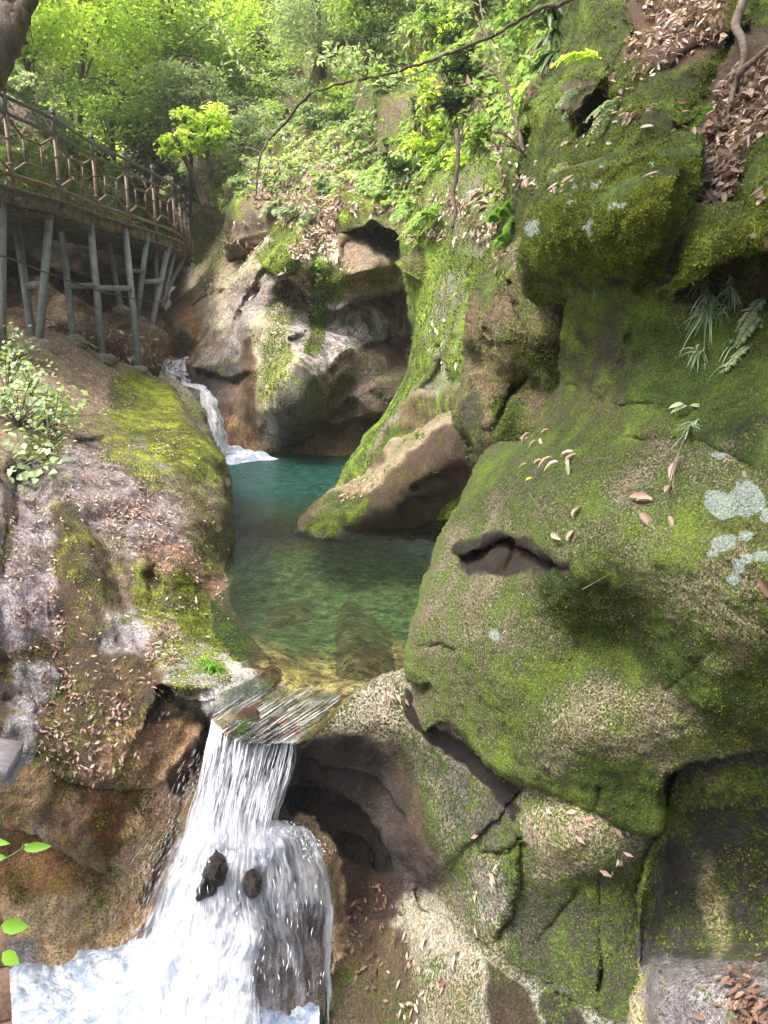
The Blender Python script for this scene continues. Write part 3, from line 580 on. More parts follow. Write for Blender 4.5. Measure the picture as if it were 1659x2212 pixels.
# --- the back cliff
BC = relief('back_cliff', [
    ('s', [(352, 830), (350, 760), (352, 690), (368, 640), (398, 590), (408, 540), (420, 480)], 12, .5), ('h', [(436, 445), (480, 425), (560, 425), (640, 415), (740, 440), (880, 430), (1000, 560), (980, 900), (900, 1060), (420, 1060), (330, 980)])],
    [(355, 800, 17.5), (360, 700, 18.5), (410, 600, 21.5), (425, 540, 23), (430, 500, 23.5), (450, 700, 17.5), (450, 820, 16.2), (400, 760, 17.5), (480, 600, 18.5), (560, 520, 17.8), (520, 700, 16), (500, 850, 15.3), (470, 900, 15.4), (540, 940, 14.9), (600, 960, 14.7),
     (575, 760, 15.3), (610, 850, 13.9), (640, 780, 14.2), (600, 720, 15), (640, 680, 15.2), (680, 900, 13.9), (640, 960, 14.7), (700, 990, 14.6), (780, 990, 14.6), (860, 980, 14.6), (720, 720, 14.0), (760, 690, 13.9), (700, 660, 14.3), (820, 800, 14.45), (780, 870, 14.4), (860, 900, 14.6), (740, 860, 14.5),
     (800, 570, 13.5), (760, 640, 13.7), (850, 600, 14.2), (830, 520, 15.6), (600, 560, 14.6), (590, 610, 14.8), (660, 620, 15.3), (720, 560, 14.2), (870, 700, 14.8), (640, 400, 16.6), (800, 400, 15.6), (950, 600, 14), (900, 400, 14)],
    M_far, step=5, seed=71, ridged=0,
    folds=[([(600, 585), (645, 609), (690, 655), (719, 677), (763, 657), (799, 638), (880, 632)], .9, 8, 50), ([(735, 600), (800, 598), (868, 603)], .35, 6, 22),
           ([(730, 500), (770, 480), (830, 485), (866, 520)], .6, 10, 45), ([(740, 590), (735, 550), (728, 520)], .5, 8, 40),
           ([(555, 920), (562, 800), (575, 700), (600, 640)], -.6, 16, 120),
           ([(706, 830), (722, 775), (760, 747), (812, 735), (880, 728)], .16, 10, 90), ([(690, 900), (715, 840), (735, 800)], .25, 10, 80),
           ([(600, 950), (623, 954), (676, 921), (737, 877), (760, 850)], .45, 8, 40), ([(405, 655), (429, 651), (460, 628), (491, 618)], .35, 6, 24), ([(620, 725), (645, 722), (667, 714)], .35, 6, 30),
           ([(570, 570), (600, 590), (635, 595)], .8, 8, 60), ([(420, 790), (460, 800), (505, 810), (540, 795)], .4, 12, 50), ([(505, 800), (500, 700), (520, 630), (570, 600)], .3, 14, 70)],
    cracks=[([(500, 640), (560, 620), (600, 600)], .15, 5), ([(450, 560), (480, 640), (440, 740)], -.25, 18), ([(560, 790), (590, 850)], .08, 4)],
    creases=[([(620, 950), (650, 850), (640, 760), (600, 650)], .45, 50), ([(740, 870), (700, 800), (660, 790)], .25, 60), ([(520, 960), (510, 850), (500, 760), (520, 660)], -.4, 50), ([(440, 640), (470, 560), (520, 480)], .3, 60)],
    noise=((1.6, .10), (.5, .04), (.13, .018)), moss=.15, tone=(.46, .41, .32), jit=4,
    mosses=[([(420, 470), (460, 440), (500, 470), (460, 600), (430, 640), (440, 560)], .58, 30), ([(410, 460), (440, 440), (440, 560), (412, 560)], .85, 10), ([(560, 420), (720, 400), (740, 480), (680, 560), (650, 560), (590, 500)], .55, 40), ([(568, 530), (640, 540), (640, 595), (570, 590)], .92, 12),
            ([(580, 470), (640, 440), (640, 500), (590, 530)], .85, 14), ([(660, 590), (740, 580), (735, 650), (690, 645)], .75, 20), ([(670, 670), (710, 660), (700, 730), (660, 750)], .80, 12), ([(600, 620), (650, 620), (640, 700), (590, 700)], .6, 20), ([(570, 700), (625, 710), (600, 860), (562, 850)], .50, 30),
            ([(730, 480), (900, 440), (900, 520), (860, 490), (740, 500)], .9, 14)],
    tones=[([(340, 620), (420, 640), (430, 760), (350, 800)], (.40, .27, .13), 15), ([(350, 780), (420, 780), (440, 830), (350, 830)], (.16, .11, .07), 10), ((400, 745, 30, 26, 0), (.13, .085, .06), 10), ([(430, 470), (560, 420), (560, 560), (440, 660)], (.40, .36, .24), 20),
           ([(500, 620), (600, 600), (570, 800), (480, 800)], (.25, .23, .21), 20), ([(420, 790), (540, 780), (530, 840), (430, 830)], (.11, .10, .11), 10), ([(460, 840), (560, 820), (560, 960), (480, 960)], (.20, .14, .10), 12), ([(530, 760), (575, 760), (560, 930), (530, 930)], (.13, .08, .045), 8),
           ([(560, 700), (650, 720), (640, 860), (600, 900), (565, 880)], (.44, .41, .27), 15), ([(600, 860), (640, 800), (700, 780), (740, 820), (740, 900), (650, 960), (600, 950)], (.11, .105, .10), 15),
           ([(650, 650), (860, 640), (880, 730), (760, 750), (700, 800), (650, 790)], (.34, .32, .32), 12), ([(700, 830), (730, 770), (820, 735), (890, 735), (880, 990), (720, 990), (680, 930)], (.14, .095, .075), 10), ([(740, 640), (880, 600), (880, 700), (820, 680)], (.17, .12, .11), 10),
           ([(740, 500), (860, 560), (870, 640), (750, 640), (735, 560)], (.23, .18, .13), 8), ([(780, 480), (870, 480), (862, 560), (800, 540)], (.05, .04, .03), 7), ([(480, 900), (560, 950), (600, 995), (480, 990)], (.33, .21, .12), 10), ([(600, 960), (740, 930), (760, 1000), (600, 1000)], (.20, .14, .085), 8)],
    wets=[([(620, 640), (890, 640), (890, 1000), (600, 1000)], .75, 50), ([(420, 700), (560, 760), (560, 980), (420, 900)], .5, 40)], back=4.0)
tag(BC.o, kind='structure')

# --- left bank: slope with the leaf litter
LS = relief('leaf_strewn_slope', [
    ('h', [(-260, 2420), (-260, 720), (-40, 752)]), ('s', [(-30, 752), (60, 728), (140, 722), (215, 762), (300, 792), (350, 828), (378, 850), (420, 910), (455, 960), (480, 990), (497, 1030), (503, 1060), (506, 1130), (510, 1215)], 30, .8),
    ('h', [(510, 1240), (499, 1265), (497, 1290), (520, 1335), (570, 1395), (620, 1450), (570, 1500), (520, 1520)]), ('s', [(505, 1540), (480, 1558), (455, 1562), (440, 1600), (425, 1660), (395, 1740), (350, 1850), (310, 1960), (275, 2060)], 14, .3), ('h', [(300, 2300), (300, 2420)])],
    [(-30, 752, 11), (60, 740, 11.2), (140, 730, 12), (215, 766, 12.6), (300, 795, 13.4), (350, 828, 13.2), (378, 850, 12.4), (420, 910, 11.0), (455, 960, 10), (480, 990, 9.5), (503, 1060, 8.7), (506, 1130, 8.2), (506, 1230, 7.8), (500, 1260, 7.3), (497, 1290, 6.95), (522, 1335, 6.45),
     (200, 900, 9.3), (350, 950, 9.5), (430, 1040, 8.3), (400, 1150, 7.4), (300, 1080, 7.5), (200, 1050, 7.4), (100, 950, 8.0), (100, 1150, 6.6), (200, 1250, 6.3), (320, 1270, 6.55), (430, 1250, 7.0), (450, 1350, 6.35), (340, 1370, 5.95), (545, 1370, 6.15), (600, 1440, 5.72), (575, 1400, 5.95),
     (540, 1450, 5.55), (480, 1540, 5.3), (400, 1450, 5.35), (260, 1450, 5.6), (100, 1400, 5.6), (0, 1300, 5.4), (0, 1000, 7.2), (100, 1600, 5.15), (300, 1600, 5.3), (420, 1600, 5.4), (100, 1800, 5.05), (300, 1800, 5.45), (370, 1780, 5.6), (200, 1950, 5.35), (60, 2050, 5.3), (280, 2060, 5.55), (0, 1500, 5.0), (-220, 1500, 4.6), (-220, 900, 7), (-220, 2100, 5), (150, 2250, 5.2), (560, 1500, 5.5)],
    M_left, step=4.5, seed=81,
    folds=[([(0, 1768), (73, 1788), (146, 1822), (220, 1876), (293, 1944), (330, 2000)], .16, 9, 90), ([(98, 1661), (171, 1685), (254, 1695), (361, 1693), (420, 1660)], .10, 7, 70), ([(150, 950), (190, 945), (225, 940)], .15, 6, 40),
           ([(290, 1240), (320, 1215), (345, 1235), (370, 1260)], .22, 14, 60), ([(330, 1475), (360, 1480), (400, 1520), (450, 1560)], .28, 12, 80), ([(0, 1015), (50, 1010), (110, 1020)], .25, 8, 50), ([(60, 1520), (130, 1515)], .15, 6, 40), ([(420, 1130), (470, 1180), (490, 1250)], -.12, 20, 120)],
    cracks=[([(128, 1100), (135, 1250), (150, 1420), (160, 1560)], .13, 26), ([(5, 1100), (0, 1300), (20, 1500)], .10, 20), ([(260, 1350), (250, 1450), (300, 1560)], .08, 24), ([(190, 1840), (210, 1900)], .03, 5), ([(350, 1480), (400, 1500), (470, 1490)], .05, 5)],
    noise=((1.3, .06), (.30, .022), (.07, .012)), moss=.16, tone=(.22, .18, .12),
    mosses=[([(225, 830), (300, 810), (380, 860), (460, 960), (500, 1050), (495, 1110), (430, 1080), (380, 1020), (300, 960), (240, 900)], .82, 30), ([(390, 1040), (500, 1050), (505, 1240), (440, 1230), (400, 1120)], .48, 40), ([(200, 880), (300, 960), (380, 1040), (330, 1060), (230, 980)], .55, 30),
            ([(360, 1240), (430, 1260), (530, 1360), (540, 1420), (450, 1390), (380, 1330)], .84, 22), ([(290, 1230), (350, 1230), (380, 1330), (300, 1320)], .55, 20), ([(340, 1370), (450, 1390), (500, 1460), (430, 1500), (360, 1470)], .56, 24), ([(60, 940), (140, 940), (130, 1020), (80, 1020)], .7, 20), ([(100, 860), (190, 880), (200, 940), (120, 900)], .5, 24),
            ([(130, 1080), (190, 1100), (180, 1300), (140, 1260)], .30, 24), ([(100, 1650), (400, 1640), (380, 1690), (200, 1700)], .25, 24)],
    tones=[([(0, 1040), (110, 1030), (130, 1250), (120, 1400), (0, 1400)], (.33, .30, .335), 24), ([(0, 1020), (30, 1020), (28, 1180), (0, 1250)], (.09, .06, .05), 14), ([(110, 960), (330, 980), (400, 1120), (380, 1230), (230, 1180), (130, 1080)], (.31, .275, .29), 30), ([(120, 1100), (200, 1160), (290, 1420), (250, 1560), (130, 1420)], (.12, .085, .05), 24),
           ([(230, 1330), (310, 1330), (320, 1420), (250, 1430)], (.34, .32, .33), 20), ([(300, 1200), (380, 1180), (500, 1260), (480, 1330), (380, 1260)], (.28, .17, .12), 20), ([(0, 1400), (400, 1430), (440, 1560), (420, 1640), (350, 1700), (0, 1680)], (.12, .085, .045), 40), ([(30, 1440), (110, 1440), (100, 1540), (30, 1540)], (.30, .30, .33), 12), ([(0, 1560), (70, 1560), (60, 1660), (0, 1660)], (.30, .29, .32), 14),
           ([(340, 1380), (470, 1390), (560, 1440), (540, 1500), (430, 1510), (360, 1480)], (.40, .40, .34), 24), ([(430, 1480), (560, 1420), (580, 1460), (500, 1550), (440, 1550)], (.38, .38, .37), 20), ([(430, 1500), (360, 1490), (420, 1560), (445, 1570)], (.05, .04, .035), 12),
           ([(0, 1680), (100, 1660), (330, 1700), (360, 1690), (300, 1850), (220, 1870), (100, 1790), (0, 1760)], (.20, .14, .075), 20), ([(230, 1600), (400, 1560), (430, 1620), (360, 1690), (260, 1690)], (.30, .20, .11), 24), ([(360, 1640), (430, 1640), (390, 1780), (320, 1940), (230, 1870), (290, 1760)], (.50, .37, .22), 16), ([(360, 1690), (420, 1590), (430, 1640), (385, 1720)], (.09, .05, .03), 10),
           ([(0, 1775), (80, 1800), (200, 1870), (290, 1950), (230, 1900), (180, 1990), (0, 1960)], (.34, .18, .075), 24), ([(0, 1930), (120, 1920), (230, 1900), (330, 1960), (280, 2100), (0, 2080)], (.47, .34, .19), 30), ([(200, 1740), (280, 1700), (250, 1850), (215, 1860)], (.20, .10, .04), 16), ([(0, 2040), (80, 2030), (60, 2100), (0, 2140)], (.22, .21, .20), 12), ([(480, 1260), (520, 1330), (620, 1440), (560, 1460), (500, 1340)], (.23, .14, .09), 14)],
    wets=[([(0, 1000), (420, 960), (460, 1260), (300, 1600), (0, 1700)], .85, 80), ([(430, 1480), (600, 1430), (560, 1560), (430, 1560)], .6, 20), ([(0, 1700), (400, 1700), (300, 2100), (0, 2100)], .35, 40)],
    creases=[([(120, 1000), (128, 1130), (140, 1260), (160, 1420), (175, 1560)], .22, 40), ([(290, 1500), (270, 1420), (215, 1280), (180, 1180), (150, 1100)], .20, 40)],
    back=2.5)
tag(LS.o, kind='structure')

# --- wall and bank behind the boardwalk
LB = relief('hillside_bank', [
    ('h', [(-260, 900), (-260, 60), (-20, 130)]), ('s', [(-20, 150), (60, 215), (120, 262), (200, 330), (290, 375), (350, 420), (385, 470), (400, 520)], 30, 1.5), ('h', [(402, 540)]), ('s', [(400, 560), (372, 600), (356, 640), (349, 680), (353, 720), (358, 770), (356, 812), (352, 850)], 12, .5), ('h', [(340, 900), (200, 930)])],
    [(-150, 100, 14), (0, 170, 16.5), (100, 260, 18), (250, 370, 21), (370, 450, 24), (400, 520, 25), (0, 300, 14.4), (100, 380, 15.6), (200, 430, 17.6), (300, 480, 20.5), (370, 530, 22.5), (0, 450, 13.8), (100, 500, 14.8), (200, 540, 16), (300, 560, 18), (370, 580, 19.5),
     (0, 600, 13.4), (150, 620, 14.2), (280, 640, 15.5), (340, 680, 16.2), (350, 760, 15.0), (0, 740, 11.8), (100, 740, 12.6), (220, 740, 13.6), (300, 780, 14.2), (300, 850, 13.9), (100, 850, 11.8), (-200, 600, 12), (350, 830, 14.4)],
    M_soil, step=6, seed=91, noise=((1.8, .35), (.6, .14), (.16, .04)), moss=.25, tone=(.20, .14, .09),
    folds=[([(-100, 540), (60, 560), (200, 590), (330, 600)], .9, 40, 300)],
    mosses=[([(0, 290), (80, 300), (200, 350), (330, 440), (400, 520), (380, 560), (200, 480), (0, 400)], .85, 40), ([(-100, 440), (0, 440), (200, 520), (340, 560), (340, 900), (-100, 900)], .04, 30)],
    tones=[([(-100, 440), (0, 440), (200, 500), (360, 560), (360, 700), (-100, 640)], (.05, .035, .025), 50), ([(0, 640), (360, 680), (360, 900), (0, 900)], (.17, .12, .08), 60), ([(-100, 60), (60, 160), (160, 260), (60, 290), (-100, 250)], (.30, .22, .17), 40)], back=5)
tag(LB.o, kind='structure')

# small grey rock left of the far fall
SR = relief('grey_rock', [('s', [(346, 800), (362, 812), (388, 822), (412, 842), (432, 868), (440, 910), (452, 950), (465, 985), (440, 1000)], 10, .3), ('h', [(380, 980), (330, 900)])],
    [(350, 810, 14.3), (400, 840, 14), (440, 900, 13.9), (460, 980, 13.6), (380, 880, 13.3), (400, 950, 12.8), (340, 880, 13.6)], M_far, step=5, seed=95, noise=((.8, .12), (.3, .05), (.1, .02)), moss=.22, tone=(.27, .25, .20), back=.6)
tag(SR.o, 'small weathered grey rock left of the far waterfall', 'rock')

# --- upper right mossy slabs and gullies
UR = relief('mossy_slope', [
    ('h', [(1040, 620), (1090, 420), (1110, 300), (1150, 200), (1190, 100), (1215, 0), (1240, -200), (2450, -200), (2450, 700), (1300, 760), (1120, 700)])],
    [(1060, 600, 7.6), (1100, 450, 7.5), (1120, 300, 7.9), (1190, 120, 8.2), (1220, 0, 8.6), (1250, -180, 9.4), (1160, 420, 6.3), (1180, 250, 6.6), (1240, 150, 6.5), (1280, 60, 6.8), (1260, 260, 6.0), (1300, 200, 5.7), (1330, 100, 6.2), (1380, 0, 6.6), (1400, 150, 5.5), (1350, 260, 5.2), (1500, 60, 5.6), (1500, 200, 4.9),
     (1460, 280, 4.9), (1560, 300, 4.5), (1590, 200, 4.7), (1650, 100, 4.7), (1650, 0, 5.2), (1540, 400, 4.4), (1500, 460, 4.4), (1600, 350, 4.3), (1300, 400, 5.1), (1400, 600, 4.9), (1200, 600, 5.9), (1900, 300, 3.6), (1900, -100, 5), (2450, 300, 3.6), (2450, -100, 5), (1500, -150, 6.3), (1659, 420, 4.1)],
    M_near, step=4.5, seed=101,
    folds=[([(1365, -60), (1355, 20), (1330, 80), (1300, 150), (1290, 200)], .55, 12, 90), ([(1255, 160), (1235, 205), (1215, 240), (1240, 255), (1290, 170)], .45, 12, 60), ([(1180, 90), (1150, 180), (1140, 300), (1118, 420)], -.35, 14, 200),
           ([(1330, 120), (1290, 230), (1240, 300), (1200, 370)], -.15, 10, 120), ([(1650, 30), (1600, 60), (1560, 80), (1500, 100), (1430, 170)], -.14, 10, 60), ([(1600, 60), (1560, 170), (1510, 240), (1490, 290)], .35, 12, 80), ([(1440, 280), (1470, 262), (1505, 265)], .3, 8, 40), ([(1090, 70), (1130, 100), (1180, 95)], .4, 12, 60)],
    cracks=[([(1320, 260), (1290, 320), (1270, 350)], .06, 8), ([(1540, 180), (1500, 280)], .1, 8), ([(1620, 150), (1560, 300), (1500, 420)], .15, 40)],
    noise=((.9, .09), (.3, .035), (.08, .014)), moss=.77, tone=(.13, .10, .055),
    mosses=[([(1370, -50), (1560, -50), (1560, 100), (1440, 160), (1330, 170), (1345, 80)], .20, 40), ([(1500, 300), (1540, 150), (1600, 60), (1700, 60), (1700, 300), (1600, 400), (1500, 480)], .10, 30), ([(1300, 130), (1450, 150), (1530, 200), (1490, 280), (1300, 300)], .68, 40), ([(1210, 160), (1290, 170), (1240, 260), (1205, 230)], .05, 10)],
    tones=[([(1370, -50), (1560, -50), (1560, 100), (1440, 160), (1340, 170)], (.16, .10, .07), 40), ([(1500, 300), (1540, 150), (1700, 60), (1700, 300), (1500, 480)], (.15, .10, .07), 30)], back=4)
tag(UR.o, kind='structure')

# --- vegetated slope above the back cliff, and the far hill
VS = relief('hillside', [
    ('h', [(360, 620), (100, 560), (-300, 420), (-300, -500), (1400, -500), (1400, 600), (1100, 760), (960, 640), (860, 500), (740, 510), (560, 560), (450, 620)])],
    [(430, 560, 22.5), (560, 500, 18.5), (700, 470, 15.4), (620, 440, 16.4), (860, 480, 14.6), (800, 410, 15.2), (500, 430, 19.5), (960, 560, 12), (500, 350, 24), (420, 400, 27), (300, 250, 32), (100, 100, 34), (650, 350, 19.5), (800, 330, 16.5), (950, 350, 13.3), (1050, 350, 10.6), (1100, 500, 8.9), (1100, 200, 10.8), (950, 150, 15), (800, 100, 20), (600, 100, 28), (500, 0, 33), (900, -50, 20), (1150, 0, 12), (1200, -300, 14), (700, -400, 34), (1300, 300, 8.4), (0, -300, 42), (0, 250, 33), (-250, 200, 36), (200, 400, 29), (-250, -300, 44), (700, 420, 15.9), (1200, 500, 7.6)],
    M_far, step=7, seed=111, noise=((2.2, .55), (.7, .2), (.2, .06)), moss=.50, tone=(.22, .17, .12),
    mosses=[([(640, 380), (760, 380), (740, 470), (680, 460)], .15, 30), ([(560, 380), (720, 400), (700, 560), (560, 560)], .12, 40), ([(880, 250), (1040, 250), (1040, 420), (880, 420)], .66, 50)], back=6)
tag(VS.o, kind='structure')

# --- bed of the upper pool and the sill
def bed(x, y, d): return (x, y, float(dplane(y, 2.5 + d)))
BD = relief('riverbed', [('h', [(420, 950), (760, 950), (1100, 1040), (1100, 1420), (1000, 1470), (880, 1480), (760, 1520), (690, 1580), (640, 1606), (600, 1606), (500, 1596), (455, 1560), (450, 1530), (460, 1480), (500, 1400), (440, 1300), (420, 1100)])],
    [bed(480, 970, 1.2), bed(700, 980, 1.2), bed(900, 1000, 1.1), bed(600, 1050, 1.1), bed(700, 1080, .95), bed(560, 1150, .72), bed(640, 1150, .68), bed(720, 1180, .72), bed(520, 1230, .8), bed(700, 1260, .75), bed(900, 1220, .85), bed(600, 1330, .62), bed(760, 1380, .45), bed(880, 1360, .5),
     bed(540, 1330, .5), bed(560, 1380, .16), bed(610, 1430, .05), bed(660, 1440, .12), bed(760, 1440, .22), bed(860, 1430, .25), bed(900, 1450, .3), (600, 1480, 5.62), (680, 1500, 5.52), (760, 1480, 5.50), (560, 1530, 5.40), (620, 1560, 5.28), (690, 1570, 5.2), (630, 1600, 5.12), (560, 1600, 5.10), (500, 1580, 5.15), (470, 1550, 5.25), (540, 1560, 5.16)],
    M_bed, step=5, seed=121, noise=((.7, .02),), moss=.12, tone=(.20, .15, .08),
    tones=[([(440, 940), (900, 960), (800, 1090), (560, 1110), (440, 1100)], (.05, .10, .07), 60), ([(500, 1120), (720, 1120), (720, 1190), (500, 1180)], (.26, .16, .10), 20), ([(480, 1200), (960, 1200), (900, 1380), (640, 1420), (500, 1300)], (.20, .27, .12), 50), ([(560, 1380), (660, 1420), (900, 1390), (880, 1470), (640, 1490), (560, 1440)], (.55, .40, .20), 24),
           ([(480, 1590), (540, 1520), (600, 1540), (650, 1600)], (.20, .07, .03), 16), ((528, 1570, 26, 26, 0), (.03, .05, .008), 10)], wet=.9, back=.8)
tag(BD.o, kind='structure')

# --- wall behind the near fall and the hump it runs over
WR = relief('fall_rock', [('h', [(420, 1500), (560, 1570), (640, 1590), (650, 1700), (640, 1790), (690, 1860), (715, 2000), (715, 2500), (160, 2500), (200, 1960), (330, 1700)])],
    [(460, 1560, 5.5), (560, 1620, 5.6), (640, 1610, 5.6), (560, 1720, 5.8), (450, 1700, 5.65), (640, 1740, 5.95), (380, 1850, 5.6), (500, 1850, 5.3), (600, 1850, 5.4), (690, 1880, 5.75), (600, 1980, 5.1), (680, 2050, 5.2), (460, 2000, 5.2), (320, 2050, 5.5), (560, 2200, 5.0), (680, 2200, 5.05), (740, 2300, 5.1), (780, 1800, 6.2), (250, 2200, 5.5), (500, 2400, 4.9)],
    M_mid, step=6, seed=131, noise=((.6, .08), (.2, .03)), tone=(.06, .05, .045), tones=[((650, 2100, 90, 180, 0), (.22, .15, .10), 40), ([(150, 2400), (150, 1900), (330, 1680), (470, 1560), (450, 1700), (380, 1850), (330, 2000), (300, 2400)], (.42, .30, .17), 30)], wet=.9, back=.8)
tag(WR.o, 'wet dark rock hump behind and under the near waterfall', 'rock')
for pts, lab in (([(465, 1836), (486, 1850), (493, 1885), (482, 1915), (458, 1938), (425, 1940), (436, 1890), (448, 1858)], 'pointed black stone splitting the near waterfall, the larger of two'),
                 ([(530, 1880), (548, 1876), (562, 1886), (564, 1905), (552, 1932), (532, 1936), (522, 1905)], 'small dark stone poking out of the near waterfall right of the larger one')):
    cx_ = sum(p[0] for p in pts) / len(pts); cy_ = sum(p[1] for p in pts) / len(pts)
    s_ = relief('dark_stone', [('s', pts + [pts[0]], 7, .07)], [(cx_, cy_, 4.62), (cx_, cy_ - 35, 4.72), (cx_, cy_ + 40, 4.72), (cx_ - 30, cy_, 4.72), (cx_ + 30, cy_, 4.70)], M_mid, step=3, seed=int(cx_), noise=((.12, .03), (.035, .012)), tone=(.016, .014, .016), wet=1.0, back=.45, jit=2)
    tag(s_.o, lab, 'stone', group='stones in the near waterfall')

ws = relief('wet_stone', [('s', [(494, 1578), (508, 1548), (530, 1528), (552, 1532), (566, 1552), (592, 1556), (612, 1574), (606, 1596), (580, 1606), (548, 1604), (516, 1594), (494, 1578)], 14, .07)],
    [(545, 1570, 4.90), (510, 1565, 4.93), (600, 1580, 4.92), (540, 1535, 5.0), (560, 1600, 4.91), (570, 1560, 4.95)], M_mid, step=3, seed=17, noise=((.2, .02), (.05, .008)), tone=(.17, .06, .03), moss=.1,
    mosses=[((532, 1575, 24, 26, 0), .75, 14)], tones=[((532, 1575, 26, 28, 0), (.05, .05, .012), 14)], wet=.9, back=.2, jit=2)
tag(ws.o, 'red-brown wet stone with a green patch breaking the flow at the lip', 'stone')
# ================================================================== water
def water_mat(name):
    m, t = newmat(name); k = NT(t); P = k.pos()
    tb = k.attr('turbid').outputs['Fac']; fl = k.attr('flow').outputs['Fac']; uv = k.attr('uvc').outputs['Vector']
    mp = t.nodes.new('ShaderNodeMapping'); mp.inputs['Scale'].default_value = (80, 3.0, 1); k.l(uv, mp.inputs[0])
    sn = k.noise(mp.outputs[0], 1.0, 4, .65)
    ps = k.pos((.75, 1.9, 1)); w1 = k.noise(ps, 8.5, 4, .62, .15); w2 = k.noise(ps, 24., 3, .6, .1)
    h = k.math('ADD', k.math('MULTIPLY', w1, .22), k.math('MULTIPLY', w2, .07)); h = k.math('ADD', h, k.math('MULTIPLY', k.math('MULTIPLY', sn, fl), .03))
    b = t.nodes.new('ShaderNodeBump'); b.inputs['Distance'].default_value = 1.0; b.inputs['Strength'].default_value = 1.0; k.l(h, b.inputs['Height'])
    gl = t.nodes.new('ShaderNodeBsdfGlossy'); gl.inputs['Roughness'].default_value = .06; k.l(b.outputs[0], gl.inputs['Normal']); gl.inputs[0].default_value = (.95, .98, 1, 1)
    tr = t.nodes.new('ShaderNodeBsdfTransparent'); k.l(k.mix(tb, (.86, .97, .82), (.35, .62, .52)), tr.inputs[0])
    df = t.nodes.new('ShaderNodeBsdfDiffuse'); k.l(k.mix(k.mr(tb, .3, .8), k.mix(k.mr(w1, .35, .65), (.035, .075, .03), (.11, .18, .075)), k.mix(k.mr(w1, .35, .65), (.008, .050, .042), (.022, .115, .092))), df.inputs[0]); k.l(b.outputs[0], df.inputs['Normal'])
    a_ = t.nodes.new('ShaderNodeMixShader'); k.l(k.math('MULTIPLY', tb, .85), a_.inputs[0]); k.l(tr.outputs[0], a_.inputs[1]); k.l(df.outputs[0], a_.inputs[2])
    fr = t.nodes.new('ShaderNodeFresnel'); fr.inputs[0].default_value = 1.33; k.l(b.outputs[0], fr.inputs[1])
    b_ = t.nodes.new('ShaderNodeMixShader'); k.l(k.math('MULTIPLY', fr.outputs[0], .85, True), b_.inputs[0]); k.l(a_.outputs[0], b_.inputs[1]); k.l(gl.outputs[0], b_.inputs[2])
    wd = t.nodes.new('ShaderNodeBsdfPrincipled'); wd.inputs['Base Color'].default_value = (.80, .83, .90, 1); wd.inputs['Roughness'].default_value = .3
    wf = k.math('MULTIPLY', k.math('MULTIPLY', k.mr(sn, .47, .76), .72), fl, True)
    c_ = t.nodes.new('ShaderNodeMixShader'); k.l(wf, c_.inputs[0]); k.l(b_.outputs[0], c_.inputs[1]); k.l(wd.outputs[0], c_.inputs[2])
    o = t.nodes.new('ShaderNodeOutputMaterial'); k.l(c_.outputs[0], o.inputs[0]); return m
def fall_mat(name, sx=60, sy=2.2, lo=.42, hi=.62, col=(.88, .91, .96)):
    """falling water: white threads with clear gaps; attribute 'dens' adds white"""
    m, t = newmat(name); k = NT(t); uv = k.attr('uvc').outputs['Vector']; de = k.attr('dens').outputs['Fac']
    mp = t.nodes.new('ShaderNodeMapping'); mp.inputs['Scale'].default_value = (sx, sy, 1); k.l(uv, mp.inputs[0])
    n1 = k.noise(mp.outputs[0], 1.0, 5, .7, .15); mp2 = t.nodes.new('ShaderNodeMapping'); mp2.inputs['Scale'].default_value = (sx * .22, sy * 1.6, 1); k.l(uv, mp2.inputs[0])
    n2_ = k.noise(mp2.outputs[0], 1.0, 4, .7, .3)
    v = k.math('ADD', k.math('ADD', k.math('MULTIPLY', n1, .6), k.math('MULTIPLY', n2_, .4)), k.math('MULTIPLY', k.math('SUBTRACT', de, .5), .5))
    f = k.mr(v, lo, hi, .0, .97)
    bs = t.nodes.new('ShaderNodeBsdfPrincipled'); k.l(k.mix(k.mr(n1, .35, .65), (.66, .72, .82), col), bs.inputs['Base Color']); bs.inputs['Roughness'].default_value = .22
    bp = t.nodes.new('ShaderNodeBump'); bp.inputs['Distance'].default_value = .05; k.l(v, bp.inputs['Height']); k.l(bp.outputs[0], bs.inputs['Normal'])
    tl = t.nodes.new('ShaderNodeBsdfTranslucent'); tl.inputs[0].default_value = (.8, .85, .95, 1)
    m1 = t.nodes.new('ShaderNodeMixShader'); m1.inputs[0].default_value = .35; k.l(bs.outputs[0], m1.inputs[1]); k.l(tl.outputs[0], m1.inputs[2])
    tr = t.nodes.new('ShaderNodeBsdfTransparent'); tr.inputs[0].default_value = (.93, .95, .98, 1)
    mx = t.nodes.new('ShaderNodeMixShader'); k.l(f, mx.inputs[0]); k.l(tr.outputs[0], mx.inputs[1]); k.l(m1.outputs[0], mx.inputs[2])
    o = t.nodes.new('ShaderNodeOutputMaterial'); k.l(mx.outputs[0], o.inputs[0]); return m
def foam_mat(name, thr=.5):
    m, t = newmat(name); k = NT(t); P = k.pos(); n1 = k.noise(P, 5., 6, .68, 1.2); n_ = k.noise(P, 42., 4, .75, .6)
    c = k.mix(k.mr(n1, .40, .62), (.30, .37, .46), (.80, .84, .90)); c = k.mix(k.mr(n_, .40, .60), k.mix(1.0, c, (.72, .78, .86), 'MULTIPLY'), c)
    bs = t.nodes.new('ShaderNodeBsdfPrincipled'); k.l(c, bs.inputs['Base Color']); bs.inputs['Roughness'].default_value = .5
    bp = t.nodes.new('ShaderNodeBump'); bp.inputs['Distance'].default_value = .03; k.l(n_, bp.inputs['Height']); k.l(bp.outputs[0], bs.inputs['Normal'])
    o = t.nodes.new('ShaderNodeOutputMaterial'); k.l(bs.outputs[0], o.inputs[0]); return m
